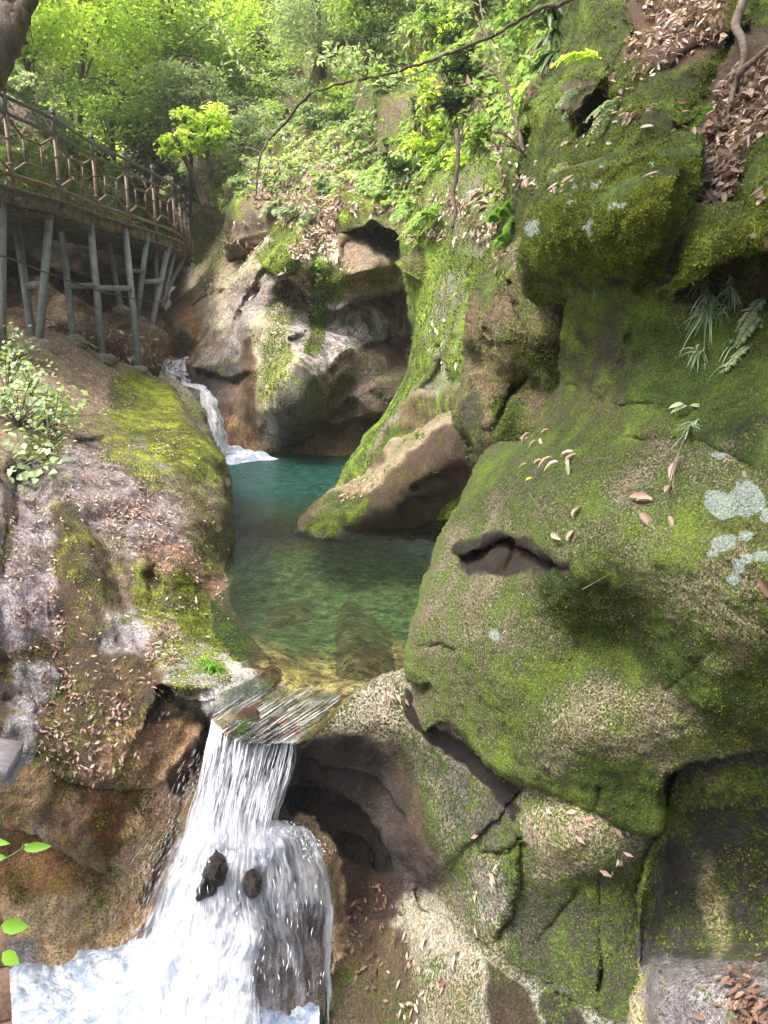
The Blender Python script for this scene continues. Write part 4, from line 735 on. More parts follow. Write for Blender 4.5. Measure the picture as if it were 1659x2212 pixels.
M_water = water_mat('pool_water'); M_fall = fall_mat('falling_water'); M_fall2 = fall_mat('cascade_water', 75, 3.0, .36, .66); M_foam = foam_mat('foam')
M_fall3 = fall_mat('milky_water', 26, 2.4, .22, .70); M_fallf = fall_mat('far_falling_water', 26, 3.5, .40, .60)
mm, t = newmat('water_thread'); k = NT(t); bs = t.nodes.new('ShaderNodeBsdfPrincipled'); bs.inputs['Base Color'].default_value = (.84, .88, .95, 1); bs.inputs['Roughness'].default_value = .15
k.l(bs.outputs[0], t.nodes.new('ShaderNodeOutputMaterial').inputs[0]); M_thread = mm

# pool surface: the level plane, then the thin sheet that follows the sill to the lip
xs = np.arange(400, 1120, 5.); ys = np.arange(940, 1615, 5.); X, Y = np.meshgrid(xs, ys); sh = X.shape; X = X.ravel(); Y = Y.ravel()
bx, by, bD = BD.x, BD.y, BD.D
Dp = dplane(Y, 2.5)
near = Y > 1380; Db = np.full(len(X), 1e3)
ii = np.where(near)[0]
for c0 in range(0, len(ii), 2000):
    q = ii[c0:c0 + 2000]; dd = (X[q][:, None] - bx[None]) ** 2 + (Y[q][:, None] - by[None]) ** 2; j = dd.argmin(1); Db[q] = np.where(dd[np.arange(len(q)), j] < 60, bD[j] - .035, 1e3)
kk = .03; Dw = -kk * np.log(np.exp(-(Dp - 5) / kk * 1.0) + np.exp(-np.minimum(Db - 5, 20) / kk)) + 5
Dw = np.where(near, Dw, Dp)
keep = (Y < 1425) | (Db < 100)
keep &= ~((Y > 1440) & (X > 905)) & ~((Y > 1300) & (X < 452)) & (inpoly(X, Y, np.array([(400, 930), (1130, 930), (1130, 1440), (900, 1462), (800, 1480), (740, 1505), (690, 1560), (645, 1606), (560, 1612), (500, 1602), (452, 1562), (470, 1500), (520, 1440), (400, 1300)])))
V = unp(X, Y, Dw); K = keep.reshape(sh); idx = np.arange(len(X)).reshape(sh)
qm = K[:-1, :-1] & K[1:, :-1] & K[:-1, 1:] & K[1:, 1:]
Q = np.stack([idx[:-1, :-1][qm], idx[1:, :-1][qm], idx[1:, 1:][qm], idx[:-1, 1:][qm]], -1); u_ = np.unique(Q); rm = -np.ones(len(X), int); rm[u_] = np.arange(len(u_)); Q = rm[Q]; X = X[u_]; Y = Y[u_]; V = V[u_]
turb = sst((1150 + 24 * n2(X, Y, 50, 5) - Y) / 120) * .80 + .17 * sst((1430 - Y) / 60)
turb -= .14 * np.exp(-((Y - 1148) / 26) ** 2)
flow = sst((Y - (1478 - (X - 600) * .10 + 14 * n2(X, Y, 40, 8))) / 60)
flow = flow * (1 - .9 * np.exp(-((X - 522) / 34) ** 2 - ((Y - 1578) / 30) ** 2)) * (1 - .55 * np.exp(-((X - 590) / 30) ** 2 - ((Y - 1585) / 26) ** 2))
s_ = ((X - 600) * .62 + (Y - 1500) * .78) / 180; t_ = ((X - 600) * -.78 + (Y - 1500) * .62) / 180
s_ = (X * .55 + Y * .83) / 250.; t_ = (Y * .55 - X * .83) / 250.
PW = mesh_from('upper_pool_water', V, [Q], M_water, None, True, {'turbid': turb, 'flow': flow, 'uvc': np.stack([s_, t_], -1)}); tag(PW, kind='structure')

def sheet(name, cols, mat, nu=60, nv=60, noise=(0, .1, .3), dens=lambda s, t: .5 + 0 * s, uscale=1.0, vscale=1.0, thick=0):
    """cols: [(s, [(x,y,D),...]), ...] columns from left to right"""
    S = np.array([c[0] for c in cols]); C = []
    tt = np.linspace(0, 1, nv)
    for c in cols:
        P = smooth(c[1], 6); L = np.concatenate([[0], np.cumsum(np.linalg.norm(P[1:, :2] - P[:-1, :2], axis=1))]); L /= L[-1]
        C.append(np.stack([np.interp(tt, L, P[:, i]) for i in range(3)], -1))
    C = np.array(C); ss = np.linspace(0, 1, nu); G = np.zeros((nu, nv, 3))
    for i in range(3):
        for j in range(nv):
            G[:, j, i] = np.interp(ss, S, C[:, j, i])
    U, T = np.meshgrid(ss, tt, indexing='ij'); G = G.reshape(-1, 3)
    V = unp(G[:, 0], G[:, 1], G[:, 2]); am, sc_, zs = noise
    if am: V = V + (am * .8 * fbm(V / np.array([.16, .16, .6]) + 9, 4, 8) * np.minimum(1, T.ravel() * 6))[:, None] * np.array([1., 0, 0])
    if am: V = V + (am * fbm(V / np.array([sc_, sc_, sc_ / zs]), 4, 5))[:, None] * np.array([0, -1., .15])
    idx = np.arange(nu * nv).reshape(nu, nv)
    Q = np.stack([idx[:-1, :-1].ravel(), idx[1:, :-1].ravel(), idx[1:, 1:].ravel(), idx[:-1, 1:].ravel()], -1)
    o = mesh_from(name, V, [Q], mat, None, True, {'uvc': np.stack([U.ravel() * uscale, T.ravel() * vscale], -1), 'dens': dens(U.ravel(), T.ravel())})
    return o, C, S

FALL = empty('waterfall', unp(540, 1600, 5.1)); tag(FALL, 'near waterfall dropping over the lip of the pool as a curtain of white threads', 'waterfall', group='waterfalls')
def adopt(o, parent):
    o.parent = parent; o.data.transform(__import__('mathutils').Matrix.Translation(-parent.location)); return o
cols = [(0, [(456, 1553, 5.13), (448, 1600, 5.05), (436, 1660, 5.0), (418, 1730, 4.97), (398, 1800, 4.95), (375, 1850, 4.95)]), (.25, [(490, 1584, 5.12), (478, 1650, 5.0), (460, 1730, 4.93), (440, 1830, 4.9)]),
        (.5, [(545, 1606, 5.09), (530, 1670, 4.98), (512, 1750, 4.9), (500, 1850, 4.87)]), (.8, [(610, 1605, 5.08), (590, 1680, 4.98), (570, 1760, 4.92), (560, 1850, 4.88)]), (1, [(637, 1594, 5.1), (626, 1670, 5.0), (600, 1750, 4.95), (586, 1810, 4.92), (592, 1850, 4.9)])]
o, C1, S1 = sheet('water_curtain', cols, M_fall, 80, 60, (.02, .15, .1), lambda s, t: .48 + .22 * t ** 3 - .1 * (s > .9) - .8 * sst((t - .88) / .12)); adopt(o, FALL)
cols2 = [tuple([c[0], [(x + 3, y, D + .12) for x, y, D in c[1]]]) for c in cols]
o, _, _ = sheet('water_curtain', cols2, M_fall, 60, 40, (.03, .12, .1), lambda s, t: .40 + .3 * t - .8 * sst((t - .86) / .14), 1.3, 1.1); adopt(o, FALL)
# cascade over the hump
cas = [(0, [(392, 1790, 4.98), (350, 1890, 4.98), (308, 1990, 5.0), (270, 2080, 5.05), (240, 2170, 5.0)]), (.14, [(410, 1790, 4.95), (375, 1900, 4.9), (340, 2010, 4.9), (310, 2110, 4.9), (300, 2260, 4.8)]), (.36, [(450, 1790, 4.92), (435, 1900, 4.82), (410, 2020, 4.78), (395, 2300, 4.6)]),
       (.6, [(520, 1790, 4.92), (520, 1900, 4.82), (520, 2020, 4.75), (520, 2350, 4.55)]), (.82, [(575, 1785, 4.98), (620, 1850, 4.92), (630, 2000, 4.85), (620, 2350, 4.7)]), (.93, [(590, 1778, 5.05), (655, 1820, 5.05), (688, 1980, 4.98), (690, 2350, 4.85)]), (1, [(600, 1774, 5.12), (672, 1815, 5.15), (712, 1990, 5.1), (708, 2120, 5.06), (692, 2350, 5.0)])]
def cd(s, t):
    d = .56 + .15 * np.exp(-((s - .35) / .3) ** 2) - .26 * sst((t - .25) / .3) * sst((s - .62) / .12) * (1 - sst((s - .93) / .05)) + .3 * sst((s - .95) / .05) + .35 * (1 - sst(t / .12)) * sst((s - .7) / .15)
    d = d - .22 * sst((s - .60) / .1) * sst((t - .06) / .1) * (1 - sst((s - .94) / .03))
    d = d - .5 * (1 - sst(s / .20)) * sst((t + .1) / .3)
    d = d - .35 * (1 - sst(t / .05)) * (1 - sst((s - .7) / .1))
    return d - .3 * np.exp(-((s - .40) / .06) ** 2 - ((t - .2) / .12) ** 2) - .25 * np.exp(-((s - .62) / .05) ** 2 - ((t - .25) / .12) ** 2)
o, C2, S2 = sheet('cascade', cas, M_fall2, 170, 150, (.055, .13, .22), cd); adopt(o, FALL)
cas2 = [(c[0], [(x, y, D + .10) for x, y, D in c[1]]) for c in cas]
o, _, _ = sheet('cascade', cas2, M_fall3, 110, 110, (.06, .10, .3), lambda s, t: cd(s, t) + .02, 1.4, 1.2); adopt(o, FALL)
# separate threads and drops
mb = MB()
def colpt(C, S, s, t):
    nv = C.shape[1]; q = t * (nv - 1); j = int(min(q, nv - 2)); f = q - j
    A_ = [np.interp(s, S, C[:, j, i]) * (1 - f) + np.interp(s, S, C[:, j + 1, i]) * f for i in range(3)]
    return A_
for i in range(170):
    s = random.random(); t0 = random.random() ** 1.3 * .6 if i > 90 else 0.0; L = random.uniform(.08, .4); dz = random.uniform(-.05, .08)
    P = []
    for q in np.linspace(t0, min(1, t0 + L), 7):
        x, y, D = colpt(C1, S1, min(max(s + .01 * math.sin(q * 9 + i), 0), 1), q); P.append(unp(x, y, D + dz))
    r = random.uniform(.0016, .0042); rr = np.array([.3, 1, 1.2, .8, 1.1, .9, .2]) * r
    mb.tube(P, rr, 5)
def streaklet(x, y, D, dx, dy, L, r):
    mb.tube([unp(x, y, D), unp(x + dx * L * .5, y + dy * L * .5, D - .01), unp(x + dx * L, y + dy * L, D - .02)], [r * .2, r, r * .3], 4)
for i in range(260):
    t = random.random(); x0 = 446 - 175 * t ** .9; y = 1600 + 470 * t; off = abs(random.gauss(0, 26 + 20 * t)); x = x0 - off + 20
    streaklet(x, y, 4.9 + random.uniform(-.15, .2), -.42, .9, random.uniform(6, 22), random.uniform(.0004, .0009))
for i in range(500):
    a_ = random.uniform(-1.2, 1.4); rr = 60 + 40 * random.random(); x = 620 + math.sin(a_) * rr * random.uniform(.6, 1.15); y = 1870 - math.cos(a_) * rr
    streaklet(x, y, 4.95 + random.uniform(-.1, .1), random.uniform(-.2, .4), random.uniform(-.3, 1), random.uniform(3, 8), random.uniform(.0008, .0022))
for i in range(160):
    s = random.uniform(.02, 1); t = random.random(); x, y, D = colpt(C2, S2, s, t)
    streaklet(x, y, D - random.uniform(.02, .12), random.uniform(-.3, .2), 1, random.uniform(6, 22), random.uniform(.001, .003))
o = mb.build('water_thread', M_thread, FALL)
# plunge pool and its foam
xs = np.arange(-120, 694, 6.); ys = np.arange(2020, 2560, 6.); X, Y = np.meshgrid(xs, ys); sh = X.shape; X = X.ravel(); Y = Y.ravel()
V = wz(X, Y, 4.36); V2 = V.copy(); nn = fbm(V / .35, 5, 3, .6); nn2 = fbm(V / .1, 3, 8)
V[:, 2] += .07 * nn + .025 * nn2 + .05 * (1 - np.abs(fbm(V2 / .5, 3, 12)))
idx = np.arange(len(X)).reshape(sh); Q = np.stack([idx[:-1, :-1].ravel(), idx[1:, :-1].ravel(), idx[1:, 1:].ravel(), idx[:-1, 1:].ravel()], -1)
o = mesh_from('plunge_pool_water', V, [Q], M_foam); tag(o, kind='structure')
# far fall
FF = empty('waterfall', unp(440, 850, 14.5)); tag(FF, 'narrow far waterfall curving down between grey rock and the back cliff', 'waterfall', group='waterfalls')
o, _, _ = sheet('water_curtain', [(0, [(392, 832, 14.25), (415, 838, 14.15), (434, 858, 14.05), (447, 905, 13.9), (462, 975, 13.8)]), (.5, [(398, 828, 14.5), (428, 834, 14.3), (452, 862, 14.1), (466, 915, 13.95), (482, 978, 13.85)]), (1, [(405, 828, 14.9), (440, 832, 14.7), (464, 860, 14.5), (482, 915, 14.3), (500, 980, 14.2)])], M_fallf, 40, 60, (.08, .3, .2), lambda s, t: .62 + 0 * s); adopt(o, FF)
o, _, _ = sheet('upper_cascade', [(0, [(345, 770, 15.2), (352, 800, 14.9), (385, 838, 14.5)]), (.5, [(375, 778, 15.4), (372, 800, 15.1), (400, 834, 14.8)]), (1, [(410, 770, 15.6), (395, 800, 15.4), (425, 834, 14.9)])], M_fallf, 30, 40, (.1, .3, .4), lambda s, t: .52 + 0 * s); adopt(o, FF)
# foam patch on the far pool
Pf = np.array([(440, 955), (500, 965), (540, 975), (585, 985), (604, 991), (575, 997), (530, 1001), (505, 1008), (480, 1004), (450, 990)], float); Pf = smooth(Pf, 4, True)
xs = np.arange(436, 612, 2.5); ys = np.arange(950, 1012, 1.5); X, Y = np.meshgrid(xs, ys); sh = X.shape; X = X.ravel(); Y = Y.ravel(); dd, *_ = pdist(X, Y, Pf, True)
ins = inpoly(X, Y, Pf); V = wz(X, Y, 2.5); V[:, 2] += -.03 + .16 * sst(dd / 12) + .05 * fbm(V / .25, 3, 3); K = ins.reshape(sh); idx = np.arange(len(X)).reshape(sh); qm = K[:-1, :-1] & K[1:, :-1] & K[:-1, 1:] & K[1:, 1:]
Q = np.stack([idx[:-1, :-1][qm], idx[1:, :-1][qm], idx[1:, 1:][qm], idx[:-1, 1:][qm]], -1); u_ = np.unique(Q); rm = -np.ones(len(X), int); rm[u_] = np.arange(len(u_))
o = mesh_from('foam', V[u_], [rm[Q]], M_foam); tag(o, 'white foam spreading from the foot of the far waterfall', 'foam', kind='stuff')
# ================================================================== boardwalk on the left bank
M_steel = simple_mat('grey_painted_steel', (.10, .115, .108), (.16, .18, .168), 6., .55, .002)
M_railtop = simple_mat('dark_rail', (.035, .035, .028), (.075, .07, .055), 10., .5, .003)
M_rail = simple_mat('brown_bamboo_rail', (.07, .045, .028), (.15, .10, .062), 8., .55, .003)
M_deck = simple_mat('deck_edge', (.07, .06, .045), (.14, .12, .09), 12., .8, .006)
M_under = simple_mat('dark_joist', (.03, .032, .028), (.06, .06, .05), 10., .8, .004)
M_conc = simple_mat('mossy_mortar', (.12, .12, .075), (.26, .24, .17), 9., .95, .05)
BW = empty('boardwalk', unp(132, 434, 11.7)); tag(BW, 'raised boardwalk with brown lattice railing on grey steel struts along the left bank', 'boardwalk')
base = [(-90, 366, 9.4), (29, 405, 10.5), (132, 434, 11.7), (212, 464, 13.2), (280, 484, 14.5), (338, 502, 15.9), (380, 517, 17.1), (394, 528, 18.1), (404, 540, 19.1), (412, 550, 20.0)]
BP = np.array([unp(*b) for b in base]); EP = smooth(BP, 4)
side = np.zeros_like(EP); T = np.gradient(EP, axis=0); side[:, 0] = -T[:, 1]; side[:, 1] = T[:, 0]; side /= np.linalg.norm(side, axis=1)[:, None]
up = np.array([0, 0, 1.])
# deck planks, edge beam, joists
mb = MB(); L = np.concatenate([[0], np.cumsum(np.linalg.norm(EP[1:] - EP[:-1], axis=1))]); n = int(L[-1] / .145)
for i in range(n):
    s = (i + .5) / n * L[-1]; p = np.array([np.interp(s, L, EP[:, j]) for j in range(3)]); sd = np.array([np.interp(s, L, side[:, j]) for j in range(3)]); sd /= np.linalg.norm(sd); tg = np.cross(up, sd); 
    ext = random.uniform(.05, .09); mb.box(p + sd * (.72 - ext / 2) - up * .02, 1.44 + ext, .13, .032, [sd, tg, up], random.random())
mb.build('deck', M_deck, BW, False)
mb = MB()
for i in range(len(EP) - 1): mb.beam(EP[i] - up * .13 + side[i] * .03, EP[i + 1] - up * .13 + side[i + 1] * .03, .05, .17)
mb.build('edge_beam', M_deck, BW, False)
for w_ in (1.35, .7):
    mb = MB()
    for i in range(len(EP) - 1): mb.beam(EP[i] - up * .13 + side[i] * w_, EP[i + 1] - up * .13 + side[i + 1] * w_, .06, .14)
    mb.build('inner_beam', M_under, BW, False)
for i in range(0, len(EP), 1): mb = MB(); mb.beam(EP[i] - up * .25 + side[i] * .02, EP[i] - up * .25 + side[i] * 1.42, .06, .09); mb.build('joist', M_under, BW, False)
# the railing: its bottom rail is the railing mesh, everything else hangs from it
mb = MB(); mb.tube(smooth(BP + up * .16, 5), .030, 8); RL = mb.build('railing', M_rail, BW)
def sub(mb_, name, mat):
    o = mesh_from(name, np.concatenate(mb_.V), [np.concatenate(v) for v in mb_.F.values()], mat, RL, True, {'rnd': np.concatenate(mb_.A)}); o.data.transform(__import__('mathutils').Matrix.Translation(-BW.location)); return o
for z, nm, r in ((1.14, 'handrail', .028), (.93, 'middle_rail', .028)):
    mb = MB(); mb.tube(smooth(BP + up * z, 5), r, 8); sub(mb, nm, M_railtop)
for i, p in enumerate(BP):
    if i == 0: continue
    mb = MB(); mb.tube([p - up * .10, p + up * .93], .032, 8); [mb.tube([p + up * (z - .012), p + up * (z + .012)], .043, 8) for z in (.3, .62)]; mb.box(p - up * .16 - side[min(i * 4, len(side) - 1)] * .03, .10, .12, .06)
    sub(mb, 'railing_post', M_rail)
    mb = MB(); mb.tube([p + up * .92, p + up * 1.2], .036, 8); mb.tube([p + up * 1.2, p + up * 1.215, p + up * 1.23, p + up * 1.27, p + up * 1.29], [.03, .05, .035, .05, .02], 8); sub(mb, 'post_cap', M_railtop)
for i in range(len(BP) - 1):
    a_, b_ = BP[i], BP[i + 1]; f = lambda u, z: a_ * (1 - u) + b_ * u + up * z
    mb = MB(); r = .018
    for (u0, z0), (u1, z1) in (((0, .90), (.30, .70)), ((.30, .70), (.66, .70)), ((.66, .70), (1, .90)), ((.30, .72), (.30, .36)), ((.66, .72), (.66, .36)), ((0, .19), (.30, .38)), ((.30, .38), (.66, .38)), ((.66, .38), (1, .19))):
        mb.tube([f(u0, z0), f(u1, z1)], r, 7)
    for u in (.30, .66): mb.tube([f(u, .53), f(u, .55)], r * 1.25, 7)
    sub(mb, 'lattice', M_rail)
struts = [((3, 436, 10.4), (3, 775, 10.3), .12), ((32, 455, 12.0), (72, 742, 11.6), .11), ((108, 458, 11.6), (84, 752, 11.25), .11), ((132, 480, 13.0), (160, 740, 12.3), .10), ((195, 476, 13.0), (222, 772, 12.6), .11),
          ((271, 497, 14.3), (301, 797, 13.5), .11), ((318, 512, 15.4), (296, 690, 14.9), .10), ((366, 524, 16.8), (324, 722, 15.2), .11), ((378, 533, 17.6), (350, 664, 16.4), .10), ((397, 556, 18.8), (350, 648, 17.2), .10), ((230, 500, 15.2), (262, 668, 14.6), .09), ((338, 520, 16.9), (338, 650, 16.2), .08)]
for p, q, w_ in struts:
    mb = MB(); mb.beam(unp(*p), unp(*q), w_ * .82, w_ * .82, (0, 1, 0)); mb.build('support_strut', M_steel, BW, False)
for p, q, w_ in (((56, 617, 11.7), (90, 614, 11.45), .10), ((147, 619, 12.6), (206, 616, 12.75), .09), ((212, 622, 12.75), (284, 622, 13.9), .09), ((308, 609, 15.2), (350, 606, 16.0), .09), ((262, 584, 15.0), (316, 586, 15.1), .07)):
    mb = MB(); mb.beam(unp(*p), unp(*q), w_ * .5, w_, (0, 0, 1)); mb.build('cross_brace', M_steel, BW, False)
def lump(c, rx, ry, rz, seed, sc_=.15, amp=.25, n=20):
    th = np.linspace(0, math.pi, n); ph = np.linspace(0, 2 * math.pi, 2 * n, endpoint=False); A_, B_ = np.meshgrid(th, ph, indexing='ij')
    P = np.stack([np.sin(A_) * np.cos(B_), np.sin(A_) * np.sin(B_), np.cos(A_)], -1).reshape(-1, 3)
    d = 1 + amp * fbm(P * np.array([rx, ry, rz]) / sc_ + seed, 3, seed); V = P * d[:, None] * np.array([rx, ry, rz]) + np.array(c)
    idx = np.arange(n * 2 * n).reshape(n, 2 * n); nx_ = np.roll(idx, -1, 1)
    return V, np.stack([idx[:-1].ravel(), idx[1:].ravel(), nx_[1:].ravel(), nx_[:-1].ravel()], -1)
for i, (px, py, D, r) in enumerate(((78, 762, 11.2, .21), (162, 742, 12.2, .16), (226, 780, 12.5, .15), (303, 800, 13.4, .12), (325, 726, 15.1, .14), (296, 694, 14.8, .12), (263, 672, 14.5, .12))):
    mb = MB(); c = unp(px, py, D); V, Fq = lump(c, r * 1.3, r, r * .8, i * 3 + 1, .12, .3); mb.add(V, [Fq]); mb.build('footing', M_conc, BW)
mb = MB(); mb.tube(smooth([unp(*p) for p in ((-40, 540, 9.9), (30, 561, 10.3), (88, 584, 10.9), (202, 625, 12.3), (278, 643, 13.6), (340, 652, 14.6), (366, 640, 15.6))], 5), .012, 6)
tag(reloc(mb.build('cable', M_under), unp(88, 584, 10.9)), 'thin dark cable sagging across the steel struts below the boardwalk', 'cable')
# viewer-side timber at the left edge
M_wood = simple_mat('worn_brown_board', (.22, .13, .08), (.36, .23, .15), 9., .75, .004, 0, (6, 6, 1)); M_grayw = simple_mat('grey_composite_board', (.27, .25, .27), (.40, .38, .40), 14., .6, .003, 0, (1, 8, 1))
c1 = MB(); a1 = unp(-60, 1985, 2.6); b1 = unp(14, 2300, 2.2)
pts = [unp(-14, 2005, 2.6), unp(-4, 2040, 2.55), unp(4, 2130, 2.45), unp(10, 2250, 2.3), unp(14, 2400, 2.2)]
for i in range(len(pts) - 1):
    p, q = pts[i], pts[i + 1]; c1.beam(p + np.array([-.20, 0, 0]), q + np.array([-.20, 0, 0]) * 1 + (p - q) * .02, .40, .04, (.2, 0, 1))
tag(reloc(c1.build('wooden_board', M_wood, None, False), pts[1]), 'brown timber edge board in the bottom left corner', 'board')
c1 = MB(); q = unp(4, 1630, 2.6); c1.box(q + np.array([-.11, 0, 0]), .30, .16, .05, [np.array([.97, .1, -.22]), np.array([-.1, .99, 0.05]), np.cross([.97, .1, -.22], [-.1, .99, .05])]); c1.box(q + np.array([-.11, .02, -.05]), .29, .15, .025, [np.array([.97, .1, -.22]), np.array([-.1, .99, 0.05]), np.cross([.97, .1, -.22], [-.1, .99, .05])])
tag(reloc(c1.build('grey_plank', M_grayw, None, False), q), 'end of a grey grooved plank poking in at the left edge above the rocks', 'plank')
# ================================================================== vegetation
def leafmesh(name, P, Nn, Dr, L, W, mat, rnd, parent=None, fold=.18, shape=4, droop=.15):
    """P base points, Nn leaf normals, Dr directions (made perpendicular), L lengths, W widths"""
    P = np.asarray(P, float); N_ = len(P); Nn = Nn / (np.linalg.norm(Nn, axis=1)[:, None] + 1e-9)
    Dr = Dr - Nn * (Dr * Nn).sum(1)[:, None]; Dr /= np.linalg.norm(Dr, axis=1)[:, None] + 1e-9; S = np.cross(Dr, Nn)
    L = np.broadcast_to(L, N_)[:, None]; W = np.broadcast_to(W, N_)[:, None]
    if shape == 4:
        V = np.stack([P, P + Dr * L * .45 + S * W * .5 + Nn * W * fold, P + Dr * L - Nn * L * droop, P + Dr * L * .45 - S * W * .5 + Nn * W * fold], 1)
        idx = np.arange(N_)[:, None] * 4; F_ = [np.hstack([idx, idx + 1, idx + 2]), np.hstack([idx, idx + 2, idx + 3])]; nv = 4
        F_ = [np.concatenate(F_)]
    else:
        pr = [(.0, 0), (.22, .40), (.5, .5), (.78, .30), (1.0, 0)]
        mid = [P + Dr * L * t - Nn * L * droop * t * t for t, w_ in pr]
        lt = [mid[i] + S * W * pr[i][1] + Nn * W * fold * pr[i][1] * 2 for i in (1, 2, 3)]; rt = [mid[i] - S * W * pr[i][1] + Nn * W * fold * pr[i][1] * 2 for i in (1, 2, 3)]
        V = np.stack(mid + lt + rt, 1); nv = 11; idx = np.arange(N_)[:, None] * 11
        q = [[1, 2, 6, 5], [2, 3, 7, 6], [2, 1, 8, 9], [3, 2, 9, 10]]; tr = [[0, 1, 5], [3, 4, 7], [1, 0, 8], [4, 3, 10]]
        F_ = [np.concatenate([idx + np.array(a)[None] for a in q]), np.concatenate([idx + np.array(a)[None] for a in tr])]
    r = np.repeat(np.clip(rnd, 0, 1), nv)
    o = mesh_from(name, V.reshape(-1, 3), F_, mat, None, False, {'rnd': r})
    if parent is not None: o.parent = parent; o.data.transform(__import__('mathutils').Matrix.Translation(-parent.location))
    return o
def rv(n, s=1.0): return RNG.normal(size=(n, 3)) * s

# --- dry leaves lying on a rock
def litter(mass, spots, size=(.05, .10), jitter=.35, wr=(.28, .45), mat=M_litter, shift=.0):
    Ps, Ns, Rn = [], [], []
    for P, cnt, lo, hi in spots:
        P = np.array(P, float)
        if P.ndim == 1:
            bx, by, rx, ry, ang = P; c, s_ = math.cos(R(ang)), math.sin(R(ang)); g = RNG.normal(size=(cnt, 2)) * .5
            px = bx + g[:, 0] * rx * c - g[:, 1] * ry * s_; py = by + g[:, 0] * rx * s_ + g[:, 1] * ry * c
        else:
            b0, b1 = P.min(0), P.max(0); px = RNG.uniform(b0[0], b1[0], cnt * 6); py = RNG.uniform(b0[1], b1[1], cnt * 6)
            m = inpoly(px + 18 * n2(px, py, 40, 3), py + 18 * n2(px, py, 40, 4), P) & (n2(px, py, 28, 9, 2) + .35 > RNG.uniform(-.6, 1, len(px)) * .9); px, py = px[m][:cnt], py[m][:cnt]
        for a, b in zip(px, py):
            i = np.argmin((mass.x - a) ** 2 + (mass.y - b) ** 2)
            if (mass.x[i] - a) ** 2 + (mass.y[i] - b) ** 2 > 80: continue
            Ps.append(mass.V[i] + mass.N[i] * RNG.uniform(.005, .03) + RNG.normal(size=3) * .012); Ns.append(mass.N[i] + [0, 0, .15]); Rn.append(RNG.uniform(lo, hi))
    Ps = np.array(Ps); Ns = np.array(Ns) + rv(len(Ps), jitter); n = len(Ps)
    L = RNG.uniform(size[0], size[1], n)
    D_ = rv(n) + np.array([.3, -.5, -.6])
    return Ps, Ns, D_, L, L * RNG.uniform(wr[0], wr[1], n), np.array(Rn)
def litter_obj(label, parts, name='fallen_leaves', **kw):
    A_ = [np.concatenate([p[i] for p in parts]) for i in range(6)]
    o = leafmesh(name, A_[0], A_[1], A_[2], A_[3], A_[4], M_litter, A_[5], fold=.25, droop=-.05, shape=kw.get('shape', 4)); tag(o, label, 'fallen leaves', kind='stuff'); return o
litter_obj('pinkish brown fallen leaves strewn over the left rock slope', [
    litter(LS, [([(90, 740), (215, 775), (300, 850), (290, 910), (200, 900), (120, 820)], 900, .35, 1), ([(0, 760), (90, 745), (340, 810), (300, 1000), (100, 980)], 260, .2, 1), ([(130, 960), (330, 980), (380, 1100), (300, 1200), (230, 1180), (140, 1080)], 1175, .2, 1), ([(200, 1080), (400, 1100), (430, 1200), (500, 1290), (420, 1260), (280, 1200)], 861, .1, .9),
                ([(20, 1040), (110, 1040), (130, 1250), (150, 1400), (60, 1420), (10, 1250)], 509, .2, .95), ([(320, 900), (430, 980), (400, 1060), (330, 1000)], 125, .3, 1), ([(90, 1400), (190, 1430), (150, 1600), (60, 1600)], 328, .0, .8), ([(150, 1430), (330, 1430), (400, 1600), (300, 1650), (150, 1600)], 328, .0, .7),
                ([(300, 1320), (380, 1330), (390, 1420), (310, 1440)], 258, .15, .95), ([(60, 1600), (250, 1600), (330, 1680), (120, 1700)], 156, 0, .9), ([(360, 1250), (520, 1350), (480, 1450), (350, 1400)], 39, .4, 1), ([(0, 760), (200, 760), (480, 1050), (500, 1250), (200, 1500), (0, 1500)], 548, .3, 1),
                ((345, 980, 24, 14, 0), 22, .5, 1), ((385, 978, 18, 14, 0), 20, .5, 1), ((395, 955, 40, 12, 0), 30, .5, 1)], (.022, .056), .32)])
litter_obj('dry leaves in the gully and on the mossy slabs at the upper right', [
    litter(UR, [([(1540, 180), (1680, 60), (1700, 260), (1600, 400), (1560, 440), (1500, 500), (1480, 480), (1530, 400), (1520, 300)], 900, .25, 1), ([(1480, 300), (1700, 120), (1700, 300), (1560, 460), (1490, 480)], 500, .3, 1), ([(1380, -20), (1560, -20), (1560, 80), (1440, 150), (1340, 170)], 620, .3, 1), ((1370, 250, 50, 14, -10), 40, .4, 1), ([(1180, 380), (1140, 420), (1120, 400), (1180, 350)], 30, .4, 1), ([(1200, 30), (1600, 60), (1560, 300), (1200, 350)], 70, .3, 1),
                ([(1090, 320), (1140, 290), (1140, 420), (1080, 440)], 90, .3, 1)], (.045, .09), .6, (.26, .5)),
    litter(RE, [((1640, 500, 60, 30, 0), 8, .3, 1), ((1650, 430, 12, 30, 0), 10, .3, .9)], (.06, .1), .4), litter(BLK_, [((1210, 395, 10, 20, 10), 10, .3, .9), ((1390, 350, 100, 80, 0), 5, .4, .9)], (.06, .09), .3), litter(AL, [((1625, 2170, 40, 60, 0), 240, .0, .5)], (.03, .055), .28)], shape=11)
